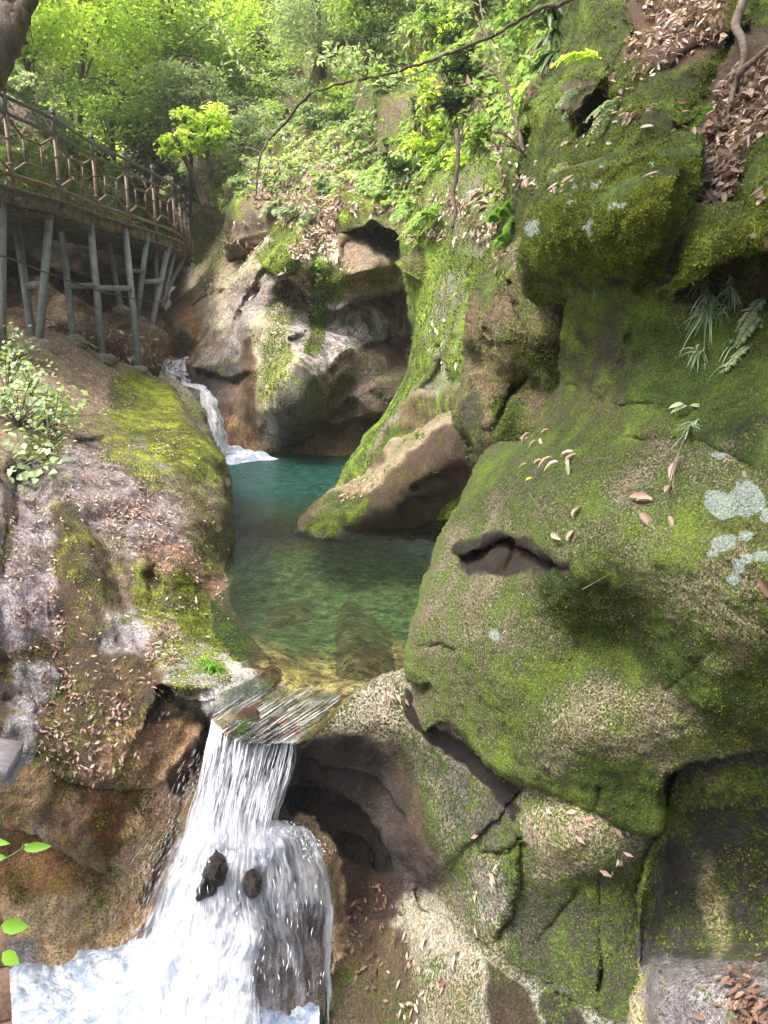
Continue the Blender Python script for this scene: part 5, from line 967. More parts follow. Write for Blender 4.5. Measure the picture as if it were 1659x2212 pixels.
litter_obj('dry leaves caught on the steep slope above the back cliff', [
    litter(VS, [([(640, 330), (760, 330), (740, 520), (620, 520)], 1500, .4, 1), ([(540, 400), (660, 380), (640, 560), (560, 540)], 700, .4, 1), ([(900, 180), (1060, 200), (1060, 480), (900, 500)], 1300, .3, 1), ([(760, 240), (920, 200), (900, 480), (760, 480)], 800, .4, 1), ([(380, 380), (640, 200), (640, 380), (420, 440)], 700, .3, 1), ([(1040, 280), (1130, 260), (1120, 500), (1040, 520)], 700, .3, 1)], (.10, .20), .6),
    litter(BC, [([(430, 470), (560, 420), (560, 640), (430, 640)], 350, .5, 1), ([(560, 420), (720, 420), (720, 540), (640, 560)], 900, .35, 1), ([(730, 420), (900, 420), (890, 500), (740, 500)], 500, .3, 1), ((640, 590, 60, 14, 0), 40, .3, .8)], (.09, .17), .5),
    litter(GR, [([(900, 430), (1100, 400), (1120, 520), (940, 520)], 600, .3, 1), ((885, 495, 12, 24, 0), 120, .4, 1), ([(930, 600), (1030, 600), (1000, 820), (920, 820)], 60, .6, 1)], (.08, .15), .4), litter(CO, [((1090, 560, 30, 16, -30), 50, .3, .9), ((1130, 950, 20, 10, 0), 12, .5, 1)], (.06, .10), .4)])
litter_obj('brown leaf litter on the bank behind the boardwalk', [litter(LB, [([(-60, 120), (60, 220), (200, 330), (340, 420), (250, 420), (60, 320), (-60, 300)], 1600, .2, 1), ([(0, 300), (380, 480), (390, 540), (0, 440)], 260, .3, 1), ([(60, 690), (340, 740), (340, 800), (60, 760)], 350, .2, .9)], (.09, .19), .6)])
litter_obj('fine dry leaf litter and needles in the dark streaks of the lower rocks', [
    litter(LR, [([(860, 1960), (960, 2000), (1000, 2100), (880, 2211), (800, 2200)], 60, .2, 1), ([(1150, 1700), (1400, 1800), (1290, 1900)], 18, .4, 1), ((1060, 1930, 50, 70, 0), 14, .5, 1), ((850, 1500, 20, 8, 0), 16, .3, .9), ([(770, 1900), (880, 1950), (800, 2150), (740, 2100)], 60, .0, .4)], (.04, .07), .2),
    litter(PB, [([(676, 1084), (720, 1057), (800, 1030), (830, 1040), (740, 1085)], 80, .2, 1)], (.05, .10), .25)])
# --- single leaves on the big boulder
def one_leaf(mass, px, py, L, ang, rnd, label, mat=M_litter, group='dry leaves on the mossy boulder', wr=.30, droop=.35):
    p, n = at(mass, px, py); d = unp(px + math.cos(R(ang)), py - math.sin(R(ang)), 4) - unp(px, py, 4)
    o = leafmesh('fallen_leaf', [p + n * .02], np.array([n + np.array([.1, -.2, .2])]), np.array([d]), L, L * wr, mat, np.array([rnd]), shape=11, droop=droop, fold=.7)
    tag(reloc(o, p), label, 'leaf', group)
for a in ((1372, 1095, .13, -35, .55, 'largest curled brown leaf in the middle of the mossy boulder'), (1395, 1122, .12, -50, .5, 'curled brown leaf just below the largest one'), (1385, 1105, .10, -20, .75, 'pale leaf half under the largest curled leaf'),
          (1256, 1130, .075, 95, .7, 'single upright pale leaf above the dark hollow'), (1232, 1172, .09, 150, .75, 'broad pinkish leaf right of the dark hollow'), (1243, 1176, .08, 60, .65, 'folded pinkish leaf beside the broad one'),
          (1446, 1085, .085, 80, .7, 'pinkish leaf hanging from the rootlets'), (1448, 1122, .07, -80, .65, 'lowest leaf hanging from the rootlets'), (1479, 1022, .10, -85, .7, 'top leaf hanging from the rootlets'),
          (1205, 1006, .10, 200, .7, 'leftmost leaf of the small heap on the boulder top'), (1222, 1002, .11, -30, .8, 'upper leaf of the small heap on the boulder top'), (1232, 1012, .10, 30, .6, 'darker leaf in the small heap on the boulder top'), (1218, 1016, .09, 170, .9, 'palest leaf of the small heap on the boulder top'), (1246, 1008, .08, -60, .7, 'rightmost leaf of the small heap on the boulder top'),
          (1155, 1008, .08, 20, .75, 'leaf alone left of the small heap'), (1145, 1012, .06, 170, .6, 'small leaf left of the small heap'), (1150, 936, .10, 160, .8, 'leaf in the saddle behind the boulder shoulder'), (1172, 944, .09, 10, .7, 'long leaf on the boulder shoulder'), (1178, 955, .07, -50, .8, 'small leaf below the long one on the boulder shoulder'), (1166, 962, .07, 200, .6, 'lowest leaf on the boulder shoulder'),
          (1640, 1243, .13, -40, .35, 'dark leaf at the right edge below the lichen')):
    one_leaf(RB, *a)
one_leaf(RB, 1238, 1024, .08, -80, .5, 'fresh green leaf beneath the small heap of dry leaves', M_green_gray); one_leaf(RB, 1142, 1044, .05, 40, .9, 'tiny yellow-green leaf left of the heap', M_green_lime)

# --- trees and shrubs
def sprays(centers, rad, n, size, flat=.3, jit=.55, rbase=None, wr=.5):
    Ps, Ns, Ds, Ls, Rs = [], [], [], [], []
    for i, c in enumerate(centers):
        q = RNG.normal(size=(n, 3)) * .45; q[:, 2] *= flat; q = q * rad; q[:, 2] -= .25 * np.abs(np.linalg.norm(q[:, :2], axis=1)); Ps.append(q + c); Ns.append(np.array([0, 0, 1.]) + rv(n, jit)); d = q.copy(); d[:, 2] = -.1; Ds.append(d + rv(n, .4))
        Ls.append(RNG.uniform(.7, 1.2, n) * size); b = RNG.uniform(.15, .85) if rbase is None else rbase; Rs.append(b + RNG.normal(size=n) * .16)
    L = np.concatenate(Ls); return np.concatenate(Ps), np.concatenate(Ns), np.concatenate(Ds), L, L * wr, np.concatenate(Rs)
def tree(name, c, rad, hgt, mat, nclu, nleaf, size, label, group, lean=(0, 0), wr=.5, tr=.10):
    """c crown centre; trunk runs down hgt metres"""
    c = np.array(c, float); base = c + np.array([lean[0], lean[1], -hgt]); root = empty(name, base)
    mb = MB(); pts = smooth([base, base * .6 + c * .4 + rv(1, .12)[0], c + np.array([0, 0, rad * .3]), c + np.array([0, 0, rad * .8])], 4)
    mb.tube(pts, np.linspace(tr, tr * .25, len(pts)), 8); 
    cl = []
    for i in range(nclu):
        d = RNG.normal(size=3); d /= np.linalg.norm(d); d[2] = d[2] * .8 + .1; tip = c + d * rad * RNG.uniform(.35, 1.0); cl.append(tip)
        if i % 2 == 0:
            st = pts[min(len(pts) - 1, int(len(pts) * RNG.uniform(.45, .95)))]; md = (st + tip) / 2 + np.array([0, 0, .12 * rad]); mb.tube(smooth([st, md, tip], 3), np.linspace(tr * .35, tr * .08, 7), 5)
    mb.build('trunk', M_bark, root)
    s = sprays(cl, rad * .42, nleaf, size, wr=wr); leafmesh('crown', s[0], s[1], s[2], s[3], s[4], mat, s[5], root)
    return tag(root, label, 'tree' if 'tree' in name else 'shrub', group)
TR = [  # px, py, D, crown radius in px, material, clusters, leaves, size, label
    (40, 20, 17, 150, M_green_lime, 60, 110, .13, 'lime-green leafy tree in the top left corner behind the dark trunk'), (190, -10, 20, 170, M_green_lime, 60, 110, .15, 'yellow-green tree at the top edge, second from the left'), (340, 10, 23, 180, M_green_mid, 60, 110, .17, 'mid green tree at the top edge, third from the left'),
    (130, 130, 22, 130, M_green_gray, 50, 110, .15, 'pale grey-green tree above the bank'), (290, 150, 24, 150, M_green_lime, 60, 95, .18, 'brightest broad-leaved tree above the end of the railing'), (240, 250, 21, 110, M_green_mid, 44, 100, .13, 'bushy green tree just above the railing'),
    (430, 90, 26, 130, M_green_lime, 60, 100, .19, 'sunlit tree with layered boughs left of the top centre'), (540, 30, 30, 150, M_green_lime, 60, 100, .2, 'yellow-green tree near the top centre'), (420, 210, 22, 100, M_green_gray, 50, 100, .15, 'grey-green tree above the far gorge'),
    (560, 170, 26, 120, M_green_mid, 50, 100, .17, 'thin green tree with bare limbs above the back slope'), (345, 330, 21, 80, M_green_dark, 36, 110, .12, 'dark bushy tree behind the end of the boardwalk'), (440, 275, 19, 62, M_green_lime, 20, 80, .15, 'small lime-green tree with layered leaves above the boardwalk end'),
    (380, 310, 18, 36, M_green_lime, 9, 70, .13, 'small bright sapling hanging left above the railing end'), (520, 300, 22, 100, M_green_gray, 40, 80, .13, 'faint grey-green tree above the pale cliff'), (690, 30, 21, 110, M_green_gray, 50, 90, .12, 'fine-leaved greyish tree at the top, left of centre'), (800, -10, 18, 110, M_green_mid, 44, 90, .12, 'green tree at the top edge above the branch')]
for px, py, D, r, mt_, nc, nl, sz, lab in TR:
    tree('tree', unp(px, py, D), r * D / F, RNG.uniform(3.2, 5) if r > 65 else 1.3, mt_, nc, nl, sz, lab, 'trees across the gorge', (RNG.uniform(-1, 1), RNG.uniform(0, 1)))
for x, y, z, r_, lab in ((3.2, 2.0, 6.5, 2.2, 'unseen crown added above and to the right of the viewer for shade'), (-.6, 3.0, 7.6, 1.9, 'unseen crown added high overhead to shade the block and the mossy slabs'), (.6, 1.2, 6.8, 1.6, 'unseen crown added overhead to shade the big boulder')):
    tree('tree', (x, y, z), r_, 5, M_green_mid, 60, 90, .17, lab, 'added shade trees over the viewer', (2.5, 0), tr=.16)  # unseen crowns, added to shade the right-hand rocks
cover_left = 1
def shrub(mass, px, py, rpx, mat, nc, nl, sz, label, name='shrub', group='shrubs on the steep slope', flat=.4, out=.45, wr=.5):
    p, n = at(mass, px, py); D = float(mass.D[np.argmin((mass.x - px) ** 2 + (mass.y - py) ** 2)]); rad = rpx * D / F; root = empty(name, p)
    c = p + n * rad * out + np.array([0, 0, .2 * rad]); mb = MB(); cl = []
    for i in range(nc):
        tip = c + rv(1, .45)[0] * rad * np.array([1, .8, .8]); cl.append(tip)
        if i % 2 == 0: mb.tube(smooth([p - n * .05, (p + tip) / 2 + np.array([0, 0, .15 * rad]), tip], 3), np.linspace(.012, .004, 7), 4)
    mb.build('stem', M_twig, root); s = sprays(cl, rad * .4, nl, sz, flat, .7, wr=wr); leafmesh('foliage', s[0], s[1], s[2], s[3], s[4], mat, s[5], root); return tag(root, label, 'shrub', group)
kinds = [(M_green_mid, 'mid green shrub clinging to the steep slope above the back cliff'), (M_green_gray, 'grey-green shrub clinging to the steep slope above the back cliff'), (M_green_dark, 'dark green shrub clinging to the steep slope above the back cliff'), (M_green_lime, 'lime-green shrub clinging to the steep slope above the back cliff')]
spots = [(470, 330, 55, 1), (540, 250, 60, 2), (600, 330, 50, 1), (560, 380, 40, 1), (620, 270, 55, 0), (680, 200, 60, 1), (740, 250, 40, 0), (700, 300, 40, 1), (780, 150, 60, 0), (760, 180, 30, 3), (840, 200, 40, 0), (860, 120, 50, 2), (900, 230, 40, 0), (480, 400, 36, 1), (440, 350, 45, 0), (640, 100, 70, 1), (600, 200, 60, 0),
         (960, 60, 60, 0), (1010, 130, 45, 2), (1050, 200, 40, 2), (1060, 300, 30, 0), (1080, 40, 50, 2), (830, 330, 26, 0), (880, 370, 26, 2), (700, 400, 24, 1), (1040, 260, 34, 2), (1000, 420, 26, 2), (940, 440, 22, 3), (1060, 370, 30, 1), (900, 40, 60, 1), (820, 60, 70, 1), (650, 20, 70, 1), (830, 260, 34, 0), (850, 215, 34, 1), (820, 300, 28, 2), (870, 290, 26, 0), (540, 420, 24, 1), (410, 440, 30, 2), (395, 380, 40, 2)]
ORD = ['leftmost', 'second', 'third', 'fourth', 'fifth', 'sixth', 'seventh', 'eighth', 'ninth', 'tenth', 'eleventh', 'twelfth', 'thirteenth', 'fourteenth', 'fifteenth', 'sixteenth']
def nth(i): return 'leftmost' if i == 0 else ORD[i] + ' from the left'
spots.sort(); seen = {}
for px, py, r, kd in spots:
    i = seen.get(kd, 0); seen[kd] = i + 1
    shrub(VS, px, py, r, kinds[kd][0], 12, 60, .09 if px > 850 else .12, '%s of the %s shrubs on the far slope' % (nth(i), ['mid green', 'grey-green', 'dark green', 'lime-green'][kd]))
seen = {}
for px, py, r, kd in sorted(((70, 250, 40, 1), (110, 290, 40, 1), (160, 320, 36, 0), (20, 230, 40, 1), (200, 350, 34, 2), (250, 380, 30, 0), (300, 410, 30, 2), (30, 170, 50, 1))):
    i = seen.get(kd, 0); seen[kd] = i + 1
    shrub(LB, px, py, r, kinds[kd][0], 12, 70, .12, '%s of the %s bushes on the bank behind the boardwalk railing' % (nth(i), ['mid green', 'grey-green', 'dark green'][kd]), group='bushes on the bank behind the boardwalk')
# bright climbing plant
def vine(mass, pts, label, n=10, nl=26, sz=.10, mat=M_green_lime, rpx=20, lift=.25):
    p0, n0 = at(mass, *pts[0]); root = empty('climbing_plant', p0); line = []
    for a in pts:
        p, nn = at(mass, *a); line.append(p + nn * lift)
    line = smooth(line, 6); mb = MB(); mb.tube(line, .012, 5); mb.build('stem', M_twig, root); D = float(mass.D.mean()); cl = [line[int(i)] + rv(1, .08)[0] for i in np.linspace(0, len(line) - 1, n)]
    s = sprays(cl, rpx * 10 / F, nl, sz, .7, .6, wr=.62); leafmesh('foliage', s[0], s[1], s[2], s[3], s[4], mat, s[5], root); return tag(root, label, 'climbing plant')
vine(VS, [(1030, 90), (1000, 110), (965, 150), (975, 200), (985, 250), (950, 290), (940, 340), (935, 390)], 'bright green climbing plant with large leaves trailing down the slope', 26, 34, .13, rpx=26)
vine(VS, [(1035, 340), (1015, 365), (990, 385), (960, 420), (940, 440)], 'short bright green trailing plant below the long climbing one', 12, 26, .11, rpx=20)
vine(BC, [(690, 560), (700, 590), (690, 630), (695, 660)], 'small-leaved creeper hanging beside the overhanging block', 10, 40, .07, M_green_mid, 26, .1)
vine(VS, [(880, 20), (930, 40), (960, 60), (1010, 30)], 'bright leafy twig tangle at the top right of centre', 12, 26, .12, rpx=26)
# under-storey
def cover(mass, poly, cnt, size, mat, label, up_=.5):
    P, N_, D_, L, W, r = litter(mass, [(poly, cnt, 0, 1)], size, .9); P = P + N_ * RNG.uniform(0, .12, len(P))[:, None] * 0.3; N_[:, 2] += up_
    k_ = n2(P[:, 0] * 60, P[:, 2] * 60, 60, 7) * .35 + .5; o = leafmesh('undergrowth', P, N_, D_, L, W * 1.3, mat, k_ + RNG.normal(size=len(P)) * .2); return tag(o, label, 'undergrowth', kind='stuff')
cover(VS, [(360, 420), (420, 200), (0, -60), (1200, -60), (1140, 420), (900, 460), (740, 420), (560, 420), (430, 470)], 26000, (.08, .19), M_green_mid, 'low mixed undergrowth covering the steep slope across the gorge')
cover(VS, [(-200, 400), (-200, -60), (700, -60), (500, 200), (330, 330), (200, 380)], 15000, (.16, .34), M_green_lime, 'bright leafy woodland on the far hillside')
cover(VS, [(400, 440), (460, 240), (900, 240), (900, 420), (740, 420), (560, 420)], 4500, (.08, .16), M_green_gray, 'pale low plants on the slope above the back cliff')
cover(LB, [(-60, 130), (60, 190), (200, 310), (360, 430), (400, 520), (300, 470), (100, 330), (-60, 260)], 2600, (.08, .2), M_green_gray, 'grassy growth on top of the bank behind the railing')
# --- ferns
def fern(mass, px, py, fronds, L, label, mat=M_fern, group='ferns on the rocks', dirs=None):
    p, n = at(mass, px, py); root = empty('fern', p); mb = MB()
    for i in range(fronds):
        Ps, Ns, Ds, Ls = [], [], [], []
        if dirs: a, b = dirs[i % len(dirs)]; d = unp(px + math.cos(R(a)), py - math.sin(R(a)), 4) - unp(px, py, 4); d = d / np.linalg.norm(d) + n * b
        else: d = n * .7 + rv(1, .55)[0] + np.array([0, 0, .35])
        d /= np.linalg.norm(d); ln = L * RNG.uniform(.75, 1.1); m = 16; q = np.linspace(0, 1, m); line = p + d * ln * q[:, None] + np.array([0, 0, -1.]) * (ln * .55 * q ** 2)[:, None]; mb.tube(line, np.linspace(.004, .001, m), 4)
        T_ = np.gradient(line, axis=0); T_ /= np.linalg.norm(T_, axis=1)[:, None]; nn = n + np.array([0, 0, .6]); sd = np.cross(T_, nn); sd /= np.linalg.norm(sd, axis=1)[:, None]
        for s_ in (-1, 1):
            for j in range(2, m):
                for h in (0, .5):
                    if j + h > m - 1: continue
                    pp = line[j] * (1 - h) + line[min(j + 1, m - 1)] * h; Ps.append(pp); Ns.append(np.cross(sd[j], T_[j]) + rv(1, .15)[0]); Ds.append(sd[j] * s_ + T_[j] * .45); Ls.append(ln * .30 * math.sin(math.pi * min(1, (j + h) / m * .85 + .12)) + .01)
        Ls = np.array(Ls); leafmesh('frond', np.array(Ps), np.array(Ns), np.array(Ds), Ls, Ls * .26, mat, RNG.uniform(.2, .9, len(Ls)), root)
    mb.build('stalk', M_twig, root); return tag(root, label, 'fern', group)
fern(UR, 1312, 122, 1, .55, 'single bright yellow-green fern frond over the mossy slab', M_green_lime, dirs=[(160, .35)]); fern(UR, 1272, 165, 2, .34, 'pale silvery fern fronds hanging into the dark hole', M_green_gray, dirs=[(215, .5), (235, .4)])
fern(UR, 1340, 210, 2, .26, 'faded fern pair on the mossy slab above the block', M_green_gray, dirs=[(225, .4), (200, .4)]); fern(UR, 1560, 210, 3, .3, 'dark fern beside the leafy gully', M_fern, dirs=[(250, .5), (270, .5), (230, .4)])
for px, py, lab in ((1655, 640, 'fern arching in at the right edge above the others'), (1648, 690, 'pale fern hanging at the right edge'), (1625, 745, 'fern hanging lowest at the right edge')): fern(RB, px, py, 2, .18, lab, M_green_gray, dirs=[(230, .5), (265, .4), (200, .6)])
for px, py, lb_ in ((1080, 480, 'upper left'), (1095, 530, 'lowest'), (1100, 470, 'upper right')): fern(UR, px, py, 3, .3, lb_ + ' of three green ferns left of the mossy block', M_fern, group='ferns left of the mossy block')
for i, (px, py) in enumerate(sorted(((905, 455), (925, 480), (640, 470), (660, 490), (820, 470), (560, 470), (590, 440), (830, 440), (1000, 330), (950, 470)))): fern(VS if py < 470 else BC if px < 900 else GR, px, py, 5, .5, nth(i) + ' of the ferns along the slope above the back cliff', M_green_mid if px > 800 else M_green_gray, group='ferns above the back cliff')
for px, py in ((1110, 30), (1150, 55), (1180, 20), (1150, 90)):
    p, n = at(UR if px > 1120 else VS, px, py); root = empty('strap_leaf_plant', p); ttl = {1110: 'strap-leaved plant furthest left on the top ledge', 1180: 'strap-leaved plant nearest the top edge of the photo'}.get(px, 'dark strap-leaved plant in the middle of the top ledge' if py < 80 else 'lowest strap-leaved plant of the top ledge'); k_ = 22; d = rv(k_, .7) + n * .8; leafmesh('foliage', np.repeat([p], k_, 0), d * .2 + np.array([0, 0, 1.]) + rv(k_, .2), d, RNG.uniform(.2, .42, k_), .055, M_green_dark, RNG.uniform(.3, 1, k_), root, shape=11, droop=.5); tag(root, ttl, 'plant', 'strap-leaved plants on the ledge')
# --- grass tufts
def tuft(mass, px, py, n_, L, label, group, mat=M_grass, up_=.1, w_=.006, spread=.6):
    p, nn = at(mass, px, py); root = None; P = np.repeat([p], n_, 0) + rv(n_, .012); d = nn * .6 + rv(n_, spread) + np.array([0, 0, up_]); d /= np.linalg.norm(d, axis=1)[:, None]; m = 6; V, Q = [], []; S = np.cross(d, nn); S /= np.linalg.norm(S, axis=1)[:, None]; Ln = RNG.uniform(.6, 1.1, n_) * L
    for i in range(m):
        q = i / (m - 1); c = P + d * (Ln * q)[:, None] + np.array([0, 0, -1.]) * (Ln * .85 * q * q)[:, None]; w2 = w_ * (1 - q) ** .6 + .0006; V += [c - S * w2 / 2, c + S * w2 / 2]
    V = np.stack(V, 1); b = np.arange(n_)[:, None] * (2 * m); Fq = np.concatenate([b + np.array([[2 * i, 2 * i + 1, 2 * i + 3, 2 * i + 2]]) for i in range(m - 1)])
    o = mesh_from('grass_tuft', V.reshape(-1, 3), [Fq], mat, None, False, {'rnd': np.repeat(RNG.uniform(0, 1, n_), 2 * m)}); return tag(reloc(o, p), label, 'grass tuft', group)
for px, py, n_, L, lab in ((1524, 616, 14, .10, 'uppermost small grass tuft on the shaded face'), (1534, 645, 26, .13, 'second grass tuft down on the shaded face'), (1578, 632, 34, .14, 'grass tuft right of the others on the shaded face'), (1530, 680, 60, .19, 'largest drooping grass tuft on the shaded face'), (1556, 682, 24, .12, 'short grass tuft touching the largest one on its right'), (1510, 760, 24, .11, 'lone grass tuft below the largest one'), (1574, 796, 14, .07, 'tiny grass tuft low on the shaded face'), (1505, 935, 34, .10, 'dark grass tuft above the hanging rootlets'), (1580, 745, 12, .09, 'sparse tuft between the largest and the tiny ones')):
    tuft(RB, px, py, n_, L, lab, 'grass tufts on the big boulder', w_=.010)
tuft(LS, 462, 1440, 190, .22, 'fresh green grass tuft drooping over the pale mossy rock by the lip', 'grass tufts by the near waterfall', M_fern, w_=.008, spread=.7); tuft(LS, 440, 1425, 60, .16, 'smaller grass tuft left of the drooping one by the lip', 'grass tufts by the near waterfall', M_fern, w_=.008)
tuft(PB, 905, 945, 40, .2, 'thin grass tuft on the ridge above the pool boulder', 'grass by the pool boulder', M_fern, .6)
# --- rootlets and dead stems
def strand(mass, pts, r, name, label, cat, mat=M_twig, lift=.03, group=None):
    L_ = [at(mass, *p) for p in pts]; line = smooth([p + n * lift * (1 + .5 * random.random()) for p, n in L_], 5); mb = MB(); mb.tube(line, np.linspace(r, r * .35, len(line)), 6); return tag(reloc(mb.build(name, mat), line[0]), label, cat, group)
strand(RB, [(1503, 940), (1492, 980), (1480, 1010), (1476, 1060), (1472, 1090)], .006, 'rootlet', 'thickest rootlet hanging below the dark grass tuft', 'root', group='rootlets')
strand(RB, [(1496, 960), (1478, 1020), (1464, 1060), (1450, 1110)], .004, 'rootlet', 'long thin rootlet with dry leaves, left of the thickest', 'root', group='rootlets'); strand(RB, [(1480, 1080), (1462, 1098), (1446, 1118), (1440, 1135)], .003, 'rootlet', 'short rootlet crossing at the bottom of the others', 'root', group='rootlets')
strand(RB, [(1270, 582), (1256, 610), (1248, 640)], .005, 'rootlet', 'left rootlet under the mossy block', 'root', group='roots under the block'); strand(RB, [(1270, 582), (1280, 610), (1286, 640), (1276, 660)], .005, 'rootlet', 'right rootlet under the mossy block', 'root', group='roots under the block')
for pts, lab in (([(1275, 1245), (1300, 1240), (1345, 1215)], 'thin twig below the broad pinkish leaf'), ([(1160, 1080), (1200, 1120), (1220, 1160)], 'long thin twig left of the upright leaf'), ([(1280, 1020), (1310, 1026), (1340, 1030)], 'thin twig right of the leaf heap')): strand(RB, pts, .003, 'twig', lab, 'twig', group='twigs on the boulder')
strand(UR, [(1632, -20), (1612, 60), (1606, 110), (1622, 150), (1616, 200), (1612, 250)], .035, 'bare_trunk', 'pale thin bare trunk rising from the leafy gully at the top right', 'trunk', M_twig, .10); strand(UR, [(1620, 170), (1640, 150), (1680, 120)], .03, 'root', 'pale root branching right from the bare trunk', 'root', M_twig, .08)
for pts, r, lab in (([(1555, 230), (1600, 250), (1660, 240)], .010, 'thin root crossing the gully below the bare trunk'), ([(1490, 470), (1530, 400), (1570, 330), (1610, 270)], .008, 'long root running down the leaf gully'), ([(1530, 330), (1500, 420), (1480, 480)], .006, 'fine root at the left side of the gully'), ([(1570, 430), (1600, 330), (1659, 260)], .008, 'root along the right side of the gully')): strand(UR, pts, r, 'root', lab, 'root', group='roots in the gully')
strand(UR, [(1225, 95), (1180, 150), (1150, 140)], .008, 'dry_vine', 'thin dry vine below the mossy ledge', 'vine')
def free(name, pts, r0, r1, label, cat, mat=M_bark, parent=None, n=7):
    line = smooth([unp(*p) for p in pts], 6); mb = MB(); mb.tube(line + rv(len(line), .012) * min(1, r0 * 22), np.linspace(r0, r1, len(line)), n)
    o = mb.build(name, mat, parent)
    if parent is None: tag(reloc(o, line[0]), label, cat)
    return o, line
free('sapling', [(1132, 330, 7.3), (1118, 280, 7.3), (1100, 210, 7.4), (1075, 140, 7.5), (1050, 70, 7.6), (1035, 0, 7.7)], .022, .008, 'thin pale bare sapling leaning left on the slope', 'sapling', M_twig)
for i, (a_, b_, c_) in enumerate((((1135, 335), (1100, 315), (1040, 320)), ((1130, 330), (1090, 290), (1060, 285)), ((1135, 340), (1120, 320), (1085, 310)))): free('dead_branch', [(*a_, 7.2), (*b_, 7.1), (*c_, 7.0)], .010, .003, ['lowest pale dead branch at the foot of the sapling', 'upper pale dead branch at the foot of the sapling', 'middle pale dead branch at the foot of the sapling'][i], 'branch', M_twig)
free('dry_vine', [(985, 280, 9.2), (990, 340, 9.1), (984, 400, 9.1), (980, 490, 9.0)], .03, .02, 'dark dry vine standing left of the ferns', 'vine')
# --- overhanging branch
OB = empty('overhanging_branch', unp(1225, -10, 6.4)); tag(OB, 'long dark branch reaching in from the top right with a hanging tip over the gorge', 'branch', None)
_, la = free('limb', [(1300, -60, 6.2), (1225, 2, 6.3), (1165, 18, 6.4), (1115, 48, 6.5), (1050, 82, 6.6), (960, 118, 6.7), (880, 148, 6.8), (800, 168, 6.9), (740, 180, 7.0), (690, 195, 7.0), (660, 205, 7.0)], .020, .008, '', '', M_bark, OB)
_, lb = free('limb', [(672, 200, 7.0), (645, 225, 7.0), (618, 262, 6.95), (588, 292, 6.9), (566, 330, 6.85), (557, 372, 6.8), (554, 410, 6.8), (552, 432, 6.8)], .018, .005, '', '', M_bark, OB)
tw = [((645, 225, 7), (600, 190, 7.1), (540, 150, 7.3), (490, 90, 7.5), (440, 40, 7.7)), ((588, 292, 6.9), (555, 262, 7.0), (510, 240, 7.1), (450, 215, 7.3)), ((566, 330, 6.85), (530, 318, 7), (490, 330, 7), (440, 352, 7)), ((560, 360, 6.8), (530, 372, 6.9), (500, 385, 6.9)), ((552, 430, 6.8), (566, 432, 6.8), (580, 428, 6.8)), ((1050, 82, 6.6), (1020, 20, 6.7), (980, 0, 6.8), (900, -8, 7)), ((1060, 78, 6.6), (1075, 110, 6.6), (1080, 150, 6.6)), ((960, 118, 6.7), (920, 150, 6.7), (850, 172, 6.8), (790, 190, 6.8)), ((880, 148, 6.8), (820, 130, 6.9), (760, 110, 6.9), (700, 120, 6.9)), ((800, 168, 6.9), (760, 150, 6.9), (720, 100, 7))]
cl = []
for q in tw:
    _, l_ = free('twig', list(q), .007, .002, '', '', M_bark, OB)
    if q[0][0] > 700 or q[0] == (645, 225, 7): cl += [l_[int(i)] for i in np.linspace(len(l_) * .4, len(l_) - 1, 7)]
cl = [c for c in cl]; s = sprays(cl, .16, 12, .075, .5, .6, wr=.4); leafmesh('foliage', s[0], s[1], s[2], s[3], s[4], M_green_gray, s[5], OB)
# --- dark forked trunk in the top left corner
TT = empty('forked_tree', unp(10, 130, 8.2)); tag(TT, 'dark forked tree trunk cut off by the top left corner', 'tree')
free('trunk', [(-50, 200, 8.3), (-6, 112, 8.2), (18, 60, 8.2), (26, 10, 8.2), (24, -60, 8.1)], .20, .15, '', '', M_bark, TT, 14)
free('limb', [(4, 95, 8.2), (36, 50, 8.15), (60, 8, 8.1), (86, -60, 8.0)], .11, .08, '', '', M_bark, TT, 12)
# --- leafy plants on the left
def herb(mass, px, py, n_, L, label, spread=(.3, .3), mat=M_green_gray, name='leafy_plant', group='leafy plants on the left rocks'):
    p, nn = at(mass, px, py); root = empty(name, p); tips = p + nn * RNG.uniform(.05, .30, n_)[:, None] + rv(n_) * np.array([spread[0], spread[0], spread[1]]) * .5; mb = MB()
    for i in range(0, n_, 5): mb.tube(smooth([p, (p + tips[i]) / 2 + nn * .06, tips[i]], 3), .005, 4)
    mb.build('stem', M_twig, root); ln = RNG.uniform(.6, 1.15, n_) * L; leafmesh('foliage', tips, np.array([0, -.35, .8]) + rv(n_, .4), rv(n_) + nn * .5, ln, ln * .72, mat, RNG.uniform(.2, 1, n_), root, shape=11, droop=.25); return tag(root, label, 'plant', group)
for a in ((30, 780, 170, .085, 'pale leafy plant at the foot of the leftmost strut', (.35, .3)), (70, 850, 60, .12, 'broad-leaved plant under the leafy one, by the grey rock', (.3, .2)), (20, 880, 120, .10, 'dense small plant at the left edge, middle of the green strip', (.35, .4)), (40, 930, 200, .09, 'spreading plant with pale rounded leaves at the left edge', (.5, .25)), (90, 930, 120, .09, 'yellowish-green plant reaching right over the leaf litter', (.4, .2)), (20, 1010, 40, .12, 'lowest leafy plant at the left edge over the dark hollow', (.3, .15)), (75, 1005, 18, .11, 'few-leaved plant right of the lowest one', (.15, .12)), (100, 1000, 60, .05, 'tiny-leaved trailing plant beside the leaf litter', (.2, .3)), (20, 820, 90, .08, 'small shaded plant between the strut foot and the dense plant', (.3, .3))):
    herb(LS, a[0], a[1], int(a[2] * 1.25), a[3] * .82, a[4], a[5], M_green_gray if a[2] != 120 else M_green_mid)
